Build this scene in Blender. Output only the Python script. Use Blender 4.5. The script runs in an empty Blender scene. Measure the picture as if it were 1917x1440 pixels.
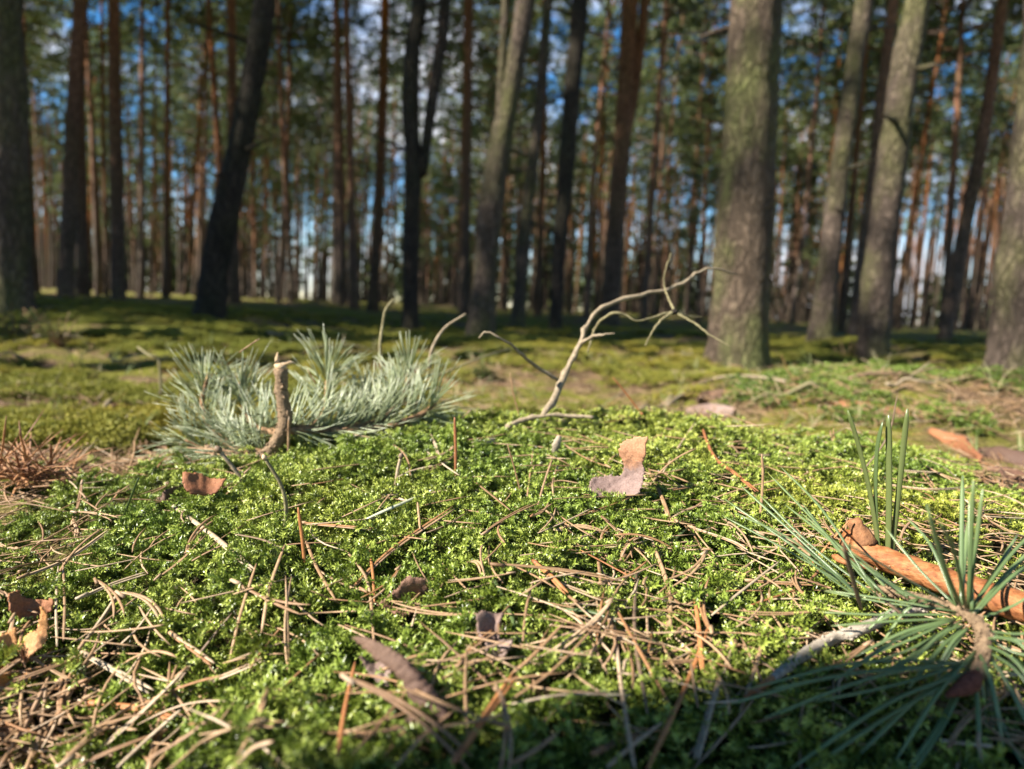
import bpy, math, random
import numpy as np
from mathutils import Vector, Matrix

random.seed(7)
rng = np.random.default_rng(7)
D = bpy.data
SC = bpy.context.scene
COL = SC.collection

# ------------------------------------------------------------------ camera, sky, sun, exposure
F = 1300.0                                   # focal length in pixels of the 1917-wide photograph
CAM = np.array([0.0, 0.0, 0.24])
PITCH, ROLL = math.radians(6.4), math.radians(2.5)
_r = np.array([1.0, 0, 0]); _f = np.array([0, math.cos(PITCH), -math.sin(PITCH)]); _u = np.array([0, math.sin(PITCH), math.cos(PITCH)])
RIGHT = _r * math.cos(ROLL) + _u * math.sin(ROLL)
UP = _u * math.cos(ROLL) - _r * math.sin(ROLL)
cam_data = D.cameras.new('camera')
cam = D.objects.new('camera', cam_data)
COL.objects.link(cam)
M = Matrix(((RIGHT[0], UP[0], -_f[0], CAM[0]), (RIGHT[1], UP[1], -_f[1], CAM[1]), (RIGHT[2], UP[2], -_f[2], CAM[2]), (0, 0, 0, 1)))
cam.matrix_world = M
cam_data.sensor_fit = 'HORIZONTAL'; cam_data.sensor_width = 36.0
cam_data.lens = 36.0 * F / 1917.0
cam_data.clip_start = 0.01; cam_data.clip_end = 2000
cam_data.dof.use_dof = True
cam_data.dof.focus_distance = 0.46
cam_data.dof.aperture_fstop = 5.8
SC.camera = cam

ELEV = math.radians(37)
SUN2 = np.array([-0.905, -0.425]); SUN2 /= np.linalg.norm(SUN2)          # horizontal direction towards the sun
PERP = np.array([-SUN2[1], SUN2[0]]) * -1.0                              # across the sun, pointing away from the camera
if PERP[1] < 0: PERP = -PERP
SUND = Vector((SUN2[0] * math.cos(ELEV), SUN2[1] * math.cos(ELEV), math.sin(ELEV)))
sl = D.lights.new('sun', 'SUN'); sl.energy = 5.0; sl.angle = math.radians(0.5); sl.color = (1.0, 0.93, 0.82)
so = D.objects.new('sun', sl); COL.objects.link(so)
so.rotation_euler = SUND.to_track_quat('Z', 'Y').to_euler()

W = D.worlds.new('World'); SC.world = W; W.use_nodes = True
wn, wl = W.node_tree.nodes, W.node_tree.links
wn.clear()
w_out = wn.new('ShaderNodeOutputWorld'); w_bg = wn.new('ShaderNodeBackground')
w_sky = wn.new('ShaderNodeTexSky'); w_sky.sky_type = 'NISHITA'; w_sky.sun_disc = False
w_sky.sun_elevation = ELEV; w_sky.sun_rotation = math.atan2(SUN2[0], SUN2[1])
w_sky.air_density = 1.0; w_sky.dust_density = 0.05; w_sky.ozone_density = 4.0
w_co = wn.new('ShaderNodeTexCoord')
w_map = wn.new('ShaderNodeMapping'); w_map.inputs['Scale'].default_value = (1.0, 1.0, 2.6)
w_no = wn.new('ShaderNodeTexNoise'); w_no.inputs['Scale'].default_value = 3.4; w_no.inputs['Detail'].default_value = 7; w_no.inputs['Roughness'].default_value = 0.6
w_ra = wn.new('ShaderNodeValToRGB'); w_ra.color_ramp.elements[0].position = 0.47; w_ra.color_ramp.elements[1].position = 0.62
w_mx = wn.new('ShaderNodeMix'); w_mx.data_type = 'RGBA'
w_mx.inputs['B'].default_value = (8.0, 8.2, 8.8, 1)
w_hs = wn.new('ShaderNodeHueSaturation'); w_hs.inputs['Saturation'].default_value = 1.3; w_hs.inputs['Value'].default_value = 1.5
w_bg.inputs['Strength'].default_value = 0.05
wl.new(w_co.outputs['Generated'], w_map.inputs['Vector']); wl.new(w_map.outputs['Vector'], w_no.inputs['Vector'])
wl.new(w_no.outputs['Fac'], w_ra.inputs['Fac']); w_sx = wn.new('ShaderNodeSeparateXYZ'); wl.new(w_co.outputs['Generated'], w_sx.inputs['Vector'])
w_mr = wn.new('ShaderNodeMapRange'); w_mr.inputs['From Min'].default_value = 0.30; w_mr.inputs['From Max'].default_value = 0.60; w_mr.inputs['To Min'].default_value = 1.0; w_mr.inputs['To Max'].default_value = 0.0
wl.new(w_sx.outputs['Z'], w_mr.inputs['Value'])
w_mu = wn.new('ShaderNodeMath'); w_mu.operation = 'MULTIPLY'; wl.new(w_ra.outputs['Color'], w_mu.inputs[0]); wl.new(w_mr.outputs['Result'], w_mu.inputs[1])
wl.new(w_mu.outputs['Value'], w_mx.inputs['Factor'])
wl.new(w_sky.outputs['Color'], w_hs.inputs['Color']); wl.new(w_hs.outputs['Color'], w_mx.inputs['A'])
wl.new(w_mx.outputs['Result'], w_bg.inputs['Color']); wl.new(w_bg.outputs['Background'], w_out.inputs['Surface'])

vs = SC.view_settings
vs.view_transform = 'Standard'; vs.look = 'None'; vs.gamma = 1.0; vs.use_curve_mapping = False
vs.exposure = 1.55
SC.cycles.use_denoising = True
SC.cycles.max_bounces = 6; SC.cycles.diffuse_bounces = 3; SC.cycles.glossy_bounces = 2
SC.cycles.transmission_bounces = 3; SC.cycles.transparent_max_bounces = 4

# ------------------------------------------------------------------ numeric helpers
def vnoise(x, y, seed=0):
    """smooth value noise, -1..1"""
    x = np.asarray(x, float); y = np.asarray(y, float)
    xi = np.floor(x).astype(np.int64); yi = np.floor(y).astype(np.int64)
    fx = x - xi; fy = y - yi
    fx = fx * fx * fx * (fx * (fx * 6 - 15) + 10); fy = fy * fy * fy * (fy * (fy * 6 - 15) + 10)
    def hsh(i, j):
        n = (i * 374761393 + j * 668265263 + seed * 144665) & 0x7fffffff
        n = ((n ^ (n >> 13)) * 1274126177) & 0x7fffffff
        n = n ^ (n >> 16)
        return (n % 65536) / 32768.0 - 1.0
    a = hsh(xi, yi); b = hsh(xi + 1, yi); c = hsh(xi, yi + 1); d = hsh(xi + 1, yi + 1)
    return (a * (1 - fx) + b * fx) * (1 - fy) + (c * (1 - fx) + d * fx) * fy

def sstep(a, b, x):
    t = np.clip((np.asarray(x, float) - a) / (b - a), 0, 1)
    return t * t * (3 - 2 * t)

def mound(x, y):
    rise = 0.53 + 0.47 * sstep(0.14, 0.74, y)
    fall = 1.0 - sstep(0.80, 1.12, y + 0.12 * np.abs(x - 0.15))
    dx = np.where(x < 0.18, (x - 0.16) / 0.50, (x - 0.16) / 0.43)
    side = 1.0 / (1.0 + dx ** 4)
    return 0.098 * rise * fall * side

def ridge(x, y):
    return 0.115 * np.exp(-(((x - 1.10) / 0.60) ** 2) ** 1.4 - ((y - 1.70) / 0.36) ** 2)

def height(x, y):
    x = np.asarray(x, float); y = np.asarray(y, float)
    r = np.sqrt(x * x + y * y)
    far = sstep(1.6, 5.0, r)
    z = mound(x, y) + ridge(x, y)
    z = z + 0.016 * vnoise(x / 0.21 + 3.1, y / 0.21, 1) * (0.55 + 0.45 * sstep(0.5, 1.0, r)) + 0.008 * vnoise(x / 0.075, y / 0.075 + 9, 2) + 0.005 * vnoise(x / 0.028, y / 0.028 + 2, 7)
    z = z + far * (0.05 * vnoise(x / 1.3, y / 0.9, 3) + 0.07 * vnoise(x / 3.7 + 5, y / 2.9, 4))
    z = z + 0.05 * sstep(1.2, 3.2, -x) * sstep(2.0, 4.0, y)
    z = z - 0.028 * np.exp(-((x + 0.20) / 0.075) ** 2 - ((y - 0.27) / 0.09) ** 2)      # hollow with the needle heap
    z = z - 0.035 * sstep(0.95, 1.25, y) * (1 - sstep(1.9, 2.9, y)) * (1 - sstep(0.3, 0.7, x))
    z = z + 0.02 * np.exp(-((x + 0.60) / 0.12) ** 2 - ((y - 0.80) / 0.1) ** 2)
    return z

def ray(u, v):
    d = RIGHT * ((u - 958.5) / F) + UP * ((720.0 - v) / F) + _f
    return d

def P(u, v, d):
    """world point that stands d metres ahead (world Y) on the sight line of a photograph pixel"""
    r = ray(u, v)
    return CAM + r * (d / r[1])

_T = np.geomspace(0.12, 60, 2600)
def G(u, v, lift=0.0):
    """where the sight line of a pixel meets the terrain, raised by lift"""
    r = ray(u, v)
    p = CAM[None, :] + _T[:, None] * r[None, :]
    below = p[:, 2] < height(p[:, 0], p[:, 1]) + lift
    k = int(np.argmax(below)) if below.any() else len(_T) - 1
    return p[k]

def nrm(v):
    v = np.asarray(v, float)
    return v / max(1e-9, np.linalg.norm(v))

class MB:
    """collects vertices and faces for ONE mesh object"""
    def __init__(self):
        self.v = []; self.f = []; self.m = []; self.a = []
        self.n = 0
    def add(self, verts, faces, mat=0, att=None):
        verts = np.asarray(verts, float)
        self.v.append(verts)
        self.f += [tuple(i + self.n for i in q) for q in faces]
        self.m += [mat] * len(faces)
        self.a.append(np.zeros(len(verts)) if att is None else np.asarray(att, float) * np.ones(len(verts)))
        self.n += len(verts)
    def tube(self, pts, rad, sides=8, flat=1.0, mat=0, up=(0, 0, 1), lump=0.0, att=None, close=True):
        pts = np.asarray(pts, float); n = len(pts)
        rad = np.ones(n) * np.asarray(rad, float)
        tan = np.gradient(pts, axis=0)
        nv = nrm(np.cross(tan[0], up)) if np.linalg.norm(np.cross(tan[0], up)) > 1e-6 * np.linalg.norm(tan[0]) + 1e-12 else nrm(np.cross(tan[0], (1, 0.3, 0)))
        vs_ = []
        for i in range(n):
            t = nrm(tan[i])
            nv = nrm(nv - t * np.dot(nv, t)); bv = np.cross(t, nv)
            for k in range(sides):
                a = 2 * math.pi * k / sides
                rr = rad[i] * (1 + (lump * random.uniform(-1, 1) if lump else 0))
                vs_.append(pts[i] + nv * math.cos(a) * rr + bv * math.sin(a) * rr * flat)
        fs = []
        for i in range(n - 1):
            for k in range(sides):
                k2 = (k + 1) % sides
                fs.append((i * sides + k, i * sides + k2, (i + 1) * sides + k2, (i + 1) * sides + k))
        if close:
            fs.append(tuple(range(sides))[::-1]); fs.append(tuple(range((n - 1) * sides, n * sides)))
        at = None if att is None else np.repeat(np.asarray(att, float) * np.ones(n), sides)
        self.add(vs_, fs, mat, at)
    def mesh(self, name, mats, smooth=True, attname=None):
        me = D.meshes.new(name)
        V = np.concatenate(self.v) if self.v else np.zeros((0, 3))
        me.from_pydata(V.tolist(), [], self.f)
        for m in (mats if isinstance(mats, (list, tuple)) else [mats]): me.materials.append(m)
        me.polygons.foreach_set('material_index', np.array(self.m, np.int32))
        if smooth: me.polygons.foreach_set('use_smooth', np.ones(len(self.f), bool))
        if attname:
            a = me.attributes.new(attname, 'FLOAT', 'POINT'); a.data.foreach_set('value', np.concatenate(self.a).astype(np.float32))
        me.update()
        return me
    def build(self, name, mats, parent=None, smooth=True, attname=None, loc=None):
        o = D.objects.new(name, self.mesh(name, mats, smooth, attname))
        COL.objects.link(o)
        if parent: o.parent = parent
        if loc is not None: o.location = loc
        return o

def knobs(mb, path, rad, count, size, mat=0, seed=0):
    """leaf scars and scaly bark bumps along a twig"""
    g = np.random.default_rng(seed); path = np.asarray(path); rad = np.ones(len(path)) * np.asarray(rad)
    tan = np.gradient(path, axis=0)
    for _ in range(count):
        i = int(g.integers(1, len(path) - 1)); f = g.random(); c = path[i] * (1 - f) + path[i + 1 if i + 1 < len(path) else i] * f
        t = nrm(tan[i]); o = g.normal(size=3); o = nrm(o - t * np.dot(o, t)); s_ = size * g.uniform(0.5, 1.3)
        b0 = c + o * rad[i] * 0.86 - t * s_ * 0.9
        mb.tube([b0, b0 + t * s_ * 0.5 + o * s_ * 0.35, b0 + t * s_ * 1.2 + o * s_ * 0.75, b0 + t * s_ * 1.7 + o * s_ * 0.5], [s_ * 0.25, s_ * 0.62, s_ * 0.6, s_ * 0.12], 6, mat=mat)

def tag(o, label=None, cat=None, group=None, kind=None):
    if label: o['label'] = label
    if cat: o['category'] = cat
    if group: o['group'] = group
    if kind: o['kind'] = kind
    return o

def empty(name, loc=(0, 0, 0)):
    o = D.objects.new(name, None); COL.objects.link(o); o.location = Vector(loc); o.empty_display_size = 0.05
    return o

def smooth_path(pts, n):
    """Catmull-Rom through the points, n samples"""
    p = np.asarray(pts, float)
    if len(p) == 2: return p[0] + (p[1] - p[0]) * np.linspace(0, 1, n)[:, None]
    q = np.vstack([2 * p[0] - p[1], p, 2 * p[-1] - p[-2]])
    out = []
    for s in np.linspace(0, len(p) - 1 - 1e-6, n):
        i = int(s); t = s - i
        a, b, c, d = q[i], q[i + 1], q[i + 2], q[i + 3]
        out.append(0.5 * (2 * b + (c - a) * t + (2 * a - 5 * b + 4 * c - d) * t * t + (3 * b - a - 3 * c + d) * t ** 3))
    return np.array(out)

# ------------------------------------------------------------------ materials
def new_mat(name, rough=0.7, spec=0.3):
    m = D.materials.new(name); m.use_nodes = True
    nt = m.node_tree; b = nt.nodes['Principled BSDF']
    b.inputs['Roughness'].default_value = rough
    b.inputs['Specular IOR Level'].default_value = spec
    return m, nt.nodes, nt.links, b

def ramp(nodes, stops):
    r = nodes.new('ShaderNodeValToRGB'); e = r.color_ramp.elements
    e[0].position, e[0].color = stops[0][0], (*stops[0][1], 1)
    e[1].position, e[1].color = stops[-1][0], (*stops[-1][1], 1)
    for p, c in stops[1:-1]:
        k = e.new(p); k.color = (*c, 1)
    return r

def noise(nodes, links, scale, detail=4, rough=0.6, coord='Object', vec=None, stretch=None):
    n = nodes.new('ShaderNodeTexNoise'); n.inputs['Scale'].default_value = scale
    n.inputs['Detail'].default_value = detail; n.inputs['Roughness'].default_value = rough
    tc = nodes.new('ShaderNodeTexCoord'); src = tc.outputs[coord]
    if stretch:
        mp = nodes.new('ShaderNodeMapping'); mp.inputs['Scale'].default_value = stretch
        links.new(src, mp.inputs['Vector']); src = mp.outputs['Vector']
    links.new(src, n.inputs['Vector'])
    return n

def mixc(nodes, links, fac, a, b, mode='MIX'):
    m = nodes.new('ShaderNodeMix'); m.data_type = 'RGBA'; m.blend_type = mode
    for s, v in (('Factor', fac), ('A', a), ('B', b)):
        if hasattr(v, 'is_linked'): links.new(v, m.inputs[s])
        elif isinstance(v, tuple): m.inputs[s].default_value = (*v, 1)
        else: m.inputs[s].default_value = v
    return m.outputs['Result']

def bump(nodes, links, b, h, strength, dist):
    bp = nodes.new('ShaderNodeBump'); bp.inputs['Strength'].default_value = strength; bp.inputs['Distance'].default_value = dist
    links.new(h, bp.inputs['Height']); links.new(bp.outputs['Normal'], b.inputs['Normal'])

def bark_mat(name, low, low2, high, moss, z0, z1, scale=1.0, moss_amt=0.5, vary=1.0):
    m, n, l, b = new_mat(name, 0.85, 0.15)
    n1 = noise(n, l, 9 * scale, 6, 0.65, stretch=(1, 1, 0.28))
    n2 = noise(n, l, 3.4 * scale, 5, 0.62, stretch=(1, 1, 0.5))
    vo = n.new('ShaderNodeTexVoronoi'); vo.feature = 'DISTANCE_TO_EDGE'; vo.inputs['Scale'].default_value = 34 * scale
    tc = n.new('ShaderNodeTexCoord'); mp = n.new('ShaderNodeMapping'); mp.inputs['Scale'].default_value = (1, 1, 0.35)
    ad = n.new('ShaderNodeMix'); ad.data_type = 'RGBA'; ad.inputs['Factor'].default_value = 0.12
    l.new(tc.outputs['Object'], mp.inputs['Vector']); l.new(mp.outputs['Vector'], ad.inputs['A']); l.new(n1.outputs['Color'], ad.inputs['B'])
    l.new(ad.outputs['Result'], vo.inputs['Vector'])
    r1 = ramp(n, [(0.3, low2), (0.7, low)]); l.new(n1.outputs['Fac'], r1.inputs['Fac'])
    # greyish plated bark low on the stem, thin orange bark higher up
    sx = n.new('ShaderNodeSeparateXYZ'); l.new(tc.outputs['Object'], sx.inputs['Vector'])
    mr = n.new('ShaderNodeMapRange'); mr.inputs['From Min'].default_value = z0; mr.inputs['From Max'].default_value = z1
    zz = n.new('ShaderNodeMath'); zz.operation = 'MULTIPLY_ADD'; zz.inputs[1].default_value = 3.0
    l.new(n2.outputs['Fac'], zz.inputs[0]); l.new(sx.outputs['Z'], zz.inputs[2]); l.new(zz.outputs['Value'], mr.inputs['Value'])
    rh = ramp(n, [(0.3, tuple(c * 0.6 for c in high)), (0.7, high)]); l.new(n1.outputs['Fac'], rh.inputs['Fac'])
    c = mixc(n, l, mr.outputs['Result'], r1.outputs['Color'], rh.outputs['Color'])
    oi = n.new('ShaderNodeObjectInfo'); vr = n.new('ShaderNodeMapRange'); vr.inputs['To Min'].default_value = vary; vr.inputs['To Max'].default_value = 2.0 - vary if vary < 1 else 1.0
    l.new(oi.outputs['Random'], vr.inputs['Value']); hv = n.new('ShaderNodeHueSaturation'); l.new(vr.outputs['Result'], hv.inputs['Saturation']); l.new(c, hv.inputs['Color'])
    vv = n.new('ShaderNodeMapRange'); vv.inputs['To Min'].default_value = 1.0; vv.inputs['To Max'].default_value = vary; l.new(oi.outputs['Random'], vv.inputs['Value']); l.new(vv.outputs['Result'], hv.inputs['Value'])
    c = hv.outputs['Color']
    rm = ramp(n, [(0.44, (0, 0, 0)), (0.62, (moss_amt,) * 3)]); l.new(n2.outputs['Fac'], rm.inputs['Fac'])
    c = mixc(n, l, rm.outputs['Color'], c, moss)
    rv = ramp(n, [(0.0, (0.36,) * 3), (0.22, (1.05,) * 3)]); l.new(vo.outputs['Distance'], rv.inputs['Fac'])
    c = mixc(n, l, 0.8, c, rv.outputs['Color'], 'MULTIPLY')
    l.new(c, b.inputs['Base Color'])
    bump(n, l, b, vo.outputs['Distance'], 1.0, 0.05)
    return m

BARK_NEAR = bark_mat('bark_grey', (0.205, 0.155, 0.12), (0.08, 0.06, 0.048), (0.34, 0.17, 0.09), (0.14, 0.145, 0.05), 7.0, 11.0, 1.0, 0.75)
BARK_LICHEN = bark_mat('bark_lichen', (0.215, 0.158, 0.112), (0.09, 0.066, 0.047), (0.34, 0.17, 0.09), (0.15, 0.17, 0.055), 8.0, 12.0, 1.1, 0.85)
BARK_FAR = bark_mat('bark_pine', (0.24, 0.165, 0.12), (0.10, 0.07, 0.055), (0.46, 0.19, 0.085), (0.12, 0.12, 0.06), 2.5, 6.0, 0.8, 0.4, 0.78)
BARK_DEEP = bark_mat('bark_deep', (0.13, 0.09, 0.068), (0.055, 0.04, 0.032), (0.36, 0.175, 0.10), (0.08, 0.08, 0.04), 5.0, 12.0, 0.6, 0.4)
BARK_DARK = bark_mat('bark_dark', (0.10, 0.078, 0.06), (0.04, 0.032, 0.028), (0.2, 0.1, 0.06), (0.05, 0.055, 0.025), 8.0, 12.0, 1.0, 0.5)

def leaf_mat(name, stops, tint_stops=None, rough=0.4, spec=0.5, trans=0.35, attr='t', randomness=0.0, inst=False):
    """leaf: diffuse + gloss with light shining through"""
    m, n, l, b = new_mat(name, rough, spec)
    a = n.new('ShaderNodeAttribute'); a.attribute_name = attr
    r = ramp(n, stops); l.new(a.outputs['Fac'], r.inputs['Fac'])
    c = r.outputs['Color']
    if tint_stops:
        ti = n.new('ShaderNodeAttribute'); ti.attribute_name = 'tint'
        ti.attribute_type = 'INSTANCER' if inst else 'GEOMETRY'
        rt = ramp(n, tint_stops); l.new(ti.outputs['Fac'], rt.inputs['Fac'])
        c = mixc(n, l, 1.0, c, rt.outputs['Color'], 'MULTIPLY')
    if randomness:
        oi = n.new('ShaderNodeObjectInfo'); hv = n.new('ShaderNodeHueSaturation')
        mr = n.new('ShaderNodeMapRange'); mr.inputs['To Min'].default_value = 1 - randomness; mr.inputs['To Max'].default_value = 1 + randomness
        l.new(oi.outputs['Random'], mr.inputs['Value']); l.new(mr.outputs['Result'], hv.inputs['Value']); l.new(c, hv.inputs['Color'])
        c = hv.outputs['Color']
    l.new(c, b.inputs['Base Color'])
    if trans:
        tr = n.new('ShaderNodeBsdfTranslucent'); l.new(c, tr.inputs['Color'])
        mx = n.new('ShaderNodeMixShader'); mx.inputs['Fac'].default_value = trans
        out = n['Material Output']
        l.new(b.outputs['BSDF'], mx.inputs[1]); l.new(tr.outputs['BSDF'], mx.inputs[2]); l.new(mx.outputs['Shader'], out.inputs['Surface'])
    return m

MOSS = leaf_mat('moss_leaf', [(0.0, (0.035, 0.032, 0.010)), (0.36, (0.050, 0.068, 0.010)), (0.68, (0.20, 0.255, 0.033)), (1.0, (0.48, 0.53, 0.12))],  # own browning towards the base, darkened further to paint shade between the shoots
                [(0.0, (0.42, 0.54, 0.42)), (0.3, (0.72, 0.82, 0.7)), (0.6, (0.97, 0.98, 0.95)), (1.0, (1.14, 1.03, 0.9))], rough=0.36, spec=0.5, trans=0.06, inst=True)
MOSS_FLOOR = leaf_mat('moss_leaf_dull', [(0.0, (0.045, 0.038, 0.015)), (0.5, (0.135, 0.14, 0.024)), (1.0, (0.28, 0.275, 0.05))],
                [(0.0, (0.7, 0.8, 0.6)), (0.5, (1, 1, 1)), (1.0, (1.25, 1.05, 0.85))], rough=0.6, spec=0.2, trans=0.25, inst=True)
FOLIAGE = leaf_mat('pine_foliage', [(0.0, (0.055, 0.08, 0.03)), (0.5, (0.105, 0.14, 0.045)), (1.0, (0.19, 0.21, 0.065))], rough=0.5, spec=0.3, trans=0.3, randomness=0.3)
NEEDLE_BLUE = leaf_mat('needle_glaucous', [(0.0, (0.12, 0.15, 0.05)), (0.5, (0.30, 0.35, 0.19)), (1.0, (0.54, 0.55, 0.40))], rough=0.35, spec=0.6, trans=0.12)
NEEDLE_GREEN = leaf_mat('needle_green', [(0.0, (0.085, 0.125, 0.045)), (0.5, (0.11, 0.165, 0.065)), (0.93, (0.18, 0.24, 0.10)), (1.0, (0.38, 0.36, 0.07))], rough=0.33, spec=0.6, trans=0.10)

def dry_mat(name, stops, rough=0.55, spec=0.35, streak=1.0):
    m, n, l, b = new_mat(name, rough, spec)
    oi = n.new('ShaderNodeObjectInfo'); at = n.new('ShaderNodeAttribute'); at.attribute_name = 't'
    ad = n.new('ShaderNodeMath'); ad.operation = 'ADD'; l.new(oi.outputs['Random'], ad.inputs[0]); l.new(at.outputs['Fac'], ad.inputs[1])
    fr = n.new('ShaderNodeMath'); fr.operation = 'FRACT'; l.new(ad.outputs['Value'], fr.inputs[0])
    r = ramp(n, stops); l.new(fr.outputs['Value'], r.inputs['Fac'])
    n1 = noise(n, l, 260, 3, 0.6); n2 = noise(n, l, 1500, 2)
    r1 = ramp(n, [(0.3, (0.55, 0.5, 0.45)), (0.6, (1, 1, 1))]); l.new(n1.outputs['Fac'], r1.inputs['Fac'])
    c = mixc(n, l, 0.8 * streak, r.outputs['Color'], r1.outputs['Color'], 'MULTIPLY')
    l.new(c, b.inputs['Base Color']); bump(n, l, b, n2.outputs['Fac'], 0.3, 0.0003)
    return m
DRY = dry_mat('dry_needle', [(0.0, (0.28, 0.165, 0.085)), (0.2, (0.42, 0.28, 0.16)), (0.4, (0.20, 0.115, 0.06)), (0.55, (0.38, 0.24, 0.13)), (0.7, (0.50, 0.39, 0.27)), (0.85, (0.30, 0.15, 0.065)), (1.0, (0.34, 0.24, 0.155))])
DRY_RED = dry_mat('dry_needle_red', [(0.0, (0.36, 0.15, 0.06)), (0.5, (0.45, 0.20, 0.075)), (1.0, (0.28, 0.11, 0.05))])
DRY_PALE = dry_mat('dry_needle_pale', [(0.0, (0.42, 0.32, 0.21)), (0.5, (0.50, 0.40, 0.28)), (1.0, (0.38, 0.28, 0.18))])
DRY_DARK = dry_mat('dry_needle_dark', [(0.0, (0.13, 0.085, 0.05)), (0.5, (0.20, 0.14, 0.09)), (1.0, (0.10, 0.075, 0.06))])

def twig_mat(name, a, bcol, scale=220, bdist=0.0012):
    m, n, l, b = new_mat(name, 0.75, 0.2)
    n1 = noise(n, l, scale, 5, 0.65)
    r = ramp(n, [(0.3, a), (0.65, bcol)]); l.new(n1.outputs['Fac'], r.inputs['Fac']); l.new(r.outputs['Color'], b.inputs['Base Color'])
    bump(n, l, b, n1.outputs['Fac'], 0.8, bdist)
    return m
TWIG_GREY = twig_mat('twig_grey', (0.16, 0.125, 0.08), (0.33, 0.265, 0.18))
TWIG_PALE = twig_mat('twig_pale', (0.24, 0.20, 0.155), (0.45, 0.39, 0.31), 260)
TWIG_BROWN = twig_mat('twig_brown', (0.12, 0.07, 0.038), (0.31, 0.19, 0.10), 300)
TWIG_BARK = twig_mat('twig_bark', (0.095, 0.062, 0.038), (0.29, 0.20, 0.12), 420, 0.002)
TWIG_OLIVE = twig_mat('twig_olive', (0.12, 0.10, 0.05), (0.25, 0.22, 0.12))
WOOD_BREAK = twig_mat('broken_wood', (0.40, 0.26, 0.14), (0.60, 0.45, 0.29), 400)
def peeled_mat():
    m, n, l, b = new_mat('peeled_bark', 0.6, 0.3)
    n1 = noise(n, l, 520, 5, 0.65, stretch=(0.13, 0.5, 1)); n2 = noise(n, l, 70, 4, 0.6)
    r = ramp(n, [(0.28, (0.10, 0.035, 0.014)), (0.45, (0.30, 0.115, 0.04)), (0.7, (0.46, 0.21, 0.085))]); l.new(n1.outputs['Fac'], r.inputs['Fac'])
    r2 = ramp(n, [(0.35, (0.55, 0.45, 0.4)), (0.6, (1, 1, 1))]); l.new(n2.outputs['Fac'], r2.inputs['Fac'])
    l.new(mixc(n, l, 0.8, r.outputs['Color'], r2.outputs['Color'], 'MULTIPLY'), b.inputs['Base Color']); bump(n, l, b, n1.outputs['Fac'], 0.9, 0.0012)
    return m
PEELED = peeled_mat()
BUD = twig_mat('bud_red', (0.08, 0.024, 0.015), (0.20, 0.065, 0.04), 500)

def flake_mat(name, top, bot, axis_lo, axis_hi):
    """thin bark with two colour zones along its length (attribute t)"""
    m, n, l, b = new_mat(name, 0.7, 0.25)
    at = n.new('ShaderNodeAttribute'); at.attribute_name = 't'
    n1 = noise(n, l, 150, 6, 0.7); n2 = noise(n, l, 900, 3, 0.7)
    ad = n.new('ShaderNodeMath'); ad.operation = 'MULTIPLY_ADD'; ad.inputs[1].default_value = 0.3
    l.new(n1.outputs['Fac'], ad.inputs[0]); l.new(at.outputs['Fac'], ad.inputs[2])
    r = ramp(n, [(axis_lo, top), (axis_hi, bot)]); l.new(ad.outputs['Value'], r.inputs['Fac'])
    r2 = ramp(n, [(0.35, (0.6, 0.55, 0.52)), (0.62, (1.1, 1.1, 1.1))]); l.new(n2.outputs['Fac'], r2.inputs['Fac'])
    c = mixc(n, l, 0.75, r.outputs['Color'], r2.outputs['Color'], 'MULTIPLY')
    l.new(c, b.inputs['Base Color']); bump(n, l, b, n1.outputs['Fac'], 0.6, 0.002)
    return m
FL_PINK = flake_mat('flake_pink', (0.42, 0.22, 0.125), (0.23, 0.16, 0.14), 0.50, 0.62)
FL_BROWN = flake_mat('flake_brown', (0.22, 0.125, 0.085), (0.17, 0.09, 0.06), 0.3, 0.9)
FL_GREY = flake_mat('flake_grey', (0.14, 0.085, 0.058), (0.10, 0.06, 0.045), 0.3, 0.9)
FL_PURPLE = flake_mat('flake_purple', (0.20, 0.135, 0.11), (0.26, 0.19, 0.165), 0.3, 0.9)
FL_ORANGE = flake_mat('flake_orange', (0.58, 0.28, 0.10), (0.48, 0.25, 0.12), 0.3, 0.9)
FL_RUST = flake_mat('flake_rust', (0.30, 0.13, 0.06), (0.24, 0.10, 0.05), 0.3, 0.9)
FL_PALE = flake_mat('flake_pale', (0.42, 0.35, 0.26), (0.33, 0.28, 0.20), 0.3, 0.9)

def ground_mat():
    m, n, l, b = new_mat('forest_floor', 0.9, 0.1)
    big = noise(n, l, 0.9, 5, 0.6); med = noise(n, l, 5.5, 6, 0.65); fine = noise(n, l, 60, 5, 0.7)
    litter = ramp(n, [(0.25, (0.05, 0.032, 0.02)), (0.5, (0.17, 0.11, 0.065)), (0.75, (0.30, 0.20, 0.12))]); l.new(fine.outputs['Fac'], litter.inputs['Fac'])
    mossc = ramp(n, [(0.25, (0.06, 0.065, 0.012)), (0.5, (0.16, 0.165, 0.025)), (0.75, (0.27, 0.26, 0.05))]); l.new(fine.outputs['Fac'], mossc.inputs['Fac'])
    ad = n.new('ShaderNodeMath'); ad.operation = 'MULTIPLY_ADD'; ad.inputs[1].default_value = 0.8
    l.new(med.outputs['Fac'], ad.inputs[0]); l.new(big.outputs['Fac'], ad.inputs[2])
    mk = ramp(n, [(0.80, (0, 0, 0)), (0.94, (1, 1, 1))]); l.new(ad.outputs['Value'], mk.inputs['Fac'])
    c = mixc(n, l, mk.outputs['Color'], litter.outputs['Color'], mossc.outputs['Color'])
    # dark humus under the living moss of the mound
    at = n.new('ShaderNodeAttribute'); at.attribute_name = 't'
    hum = ramp(n, [(0.3, (0.02, 0.016, 0.008)), (0.7, (0.06, 0.045, 0.02))]); l.new(fine.outputs['Fac'], hum.inputs['Fac'])
    c = mixc(n, l, at.outputs['Fac'], c, hum.outputs['Color'])
    l.new(c, b.inputs['Base Color'])
    bump(n, l, b, fine.outputs['Fac'], 0.8, 0.03)
    return m
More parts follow.
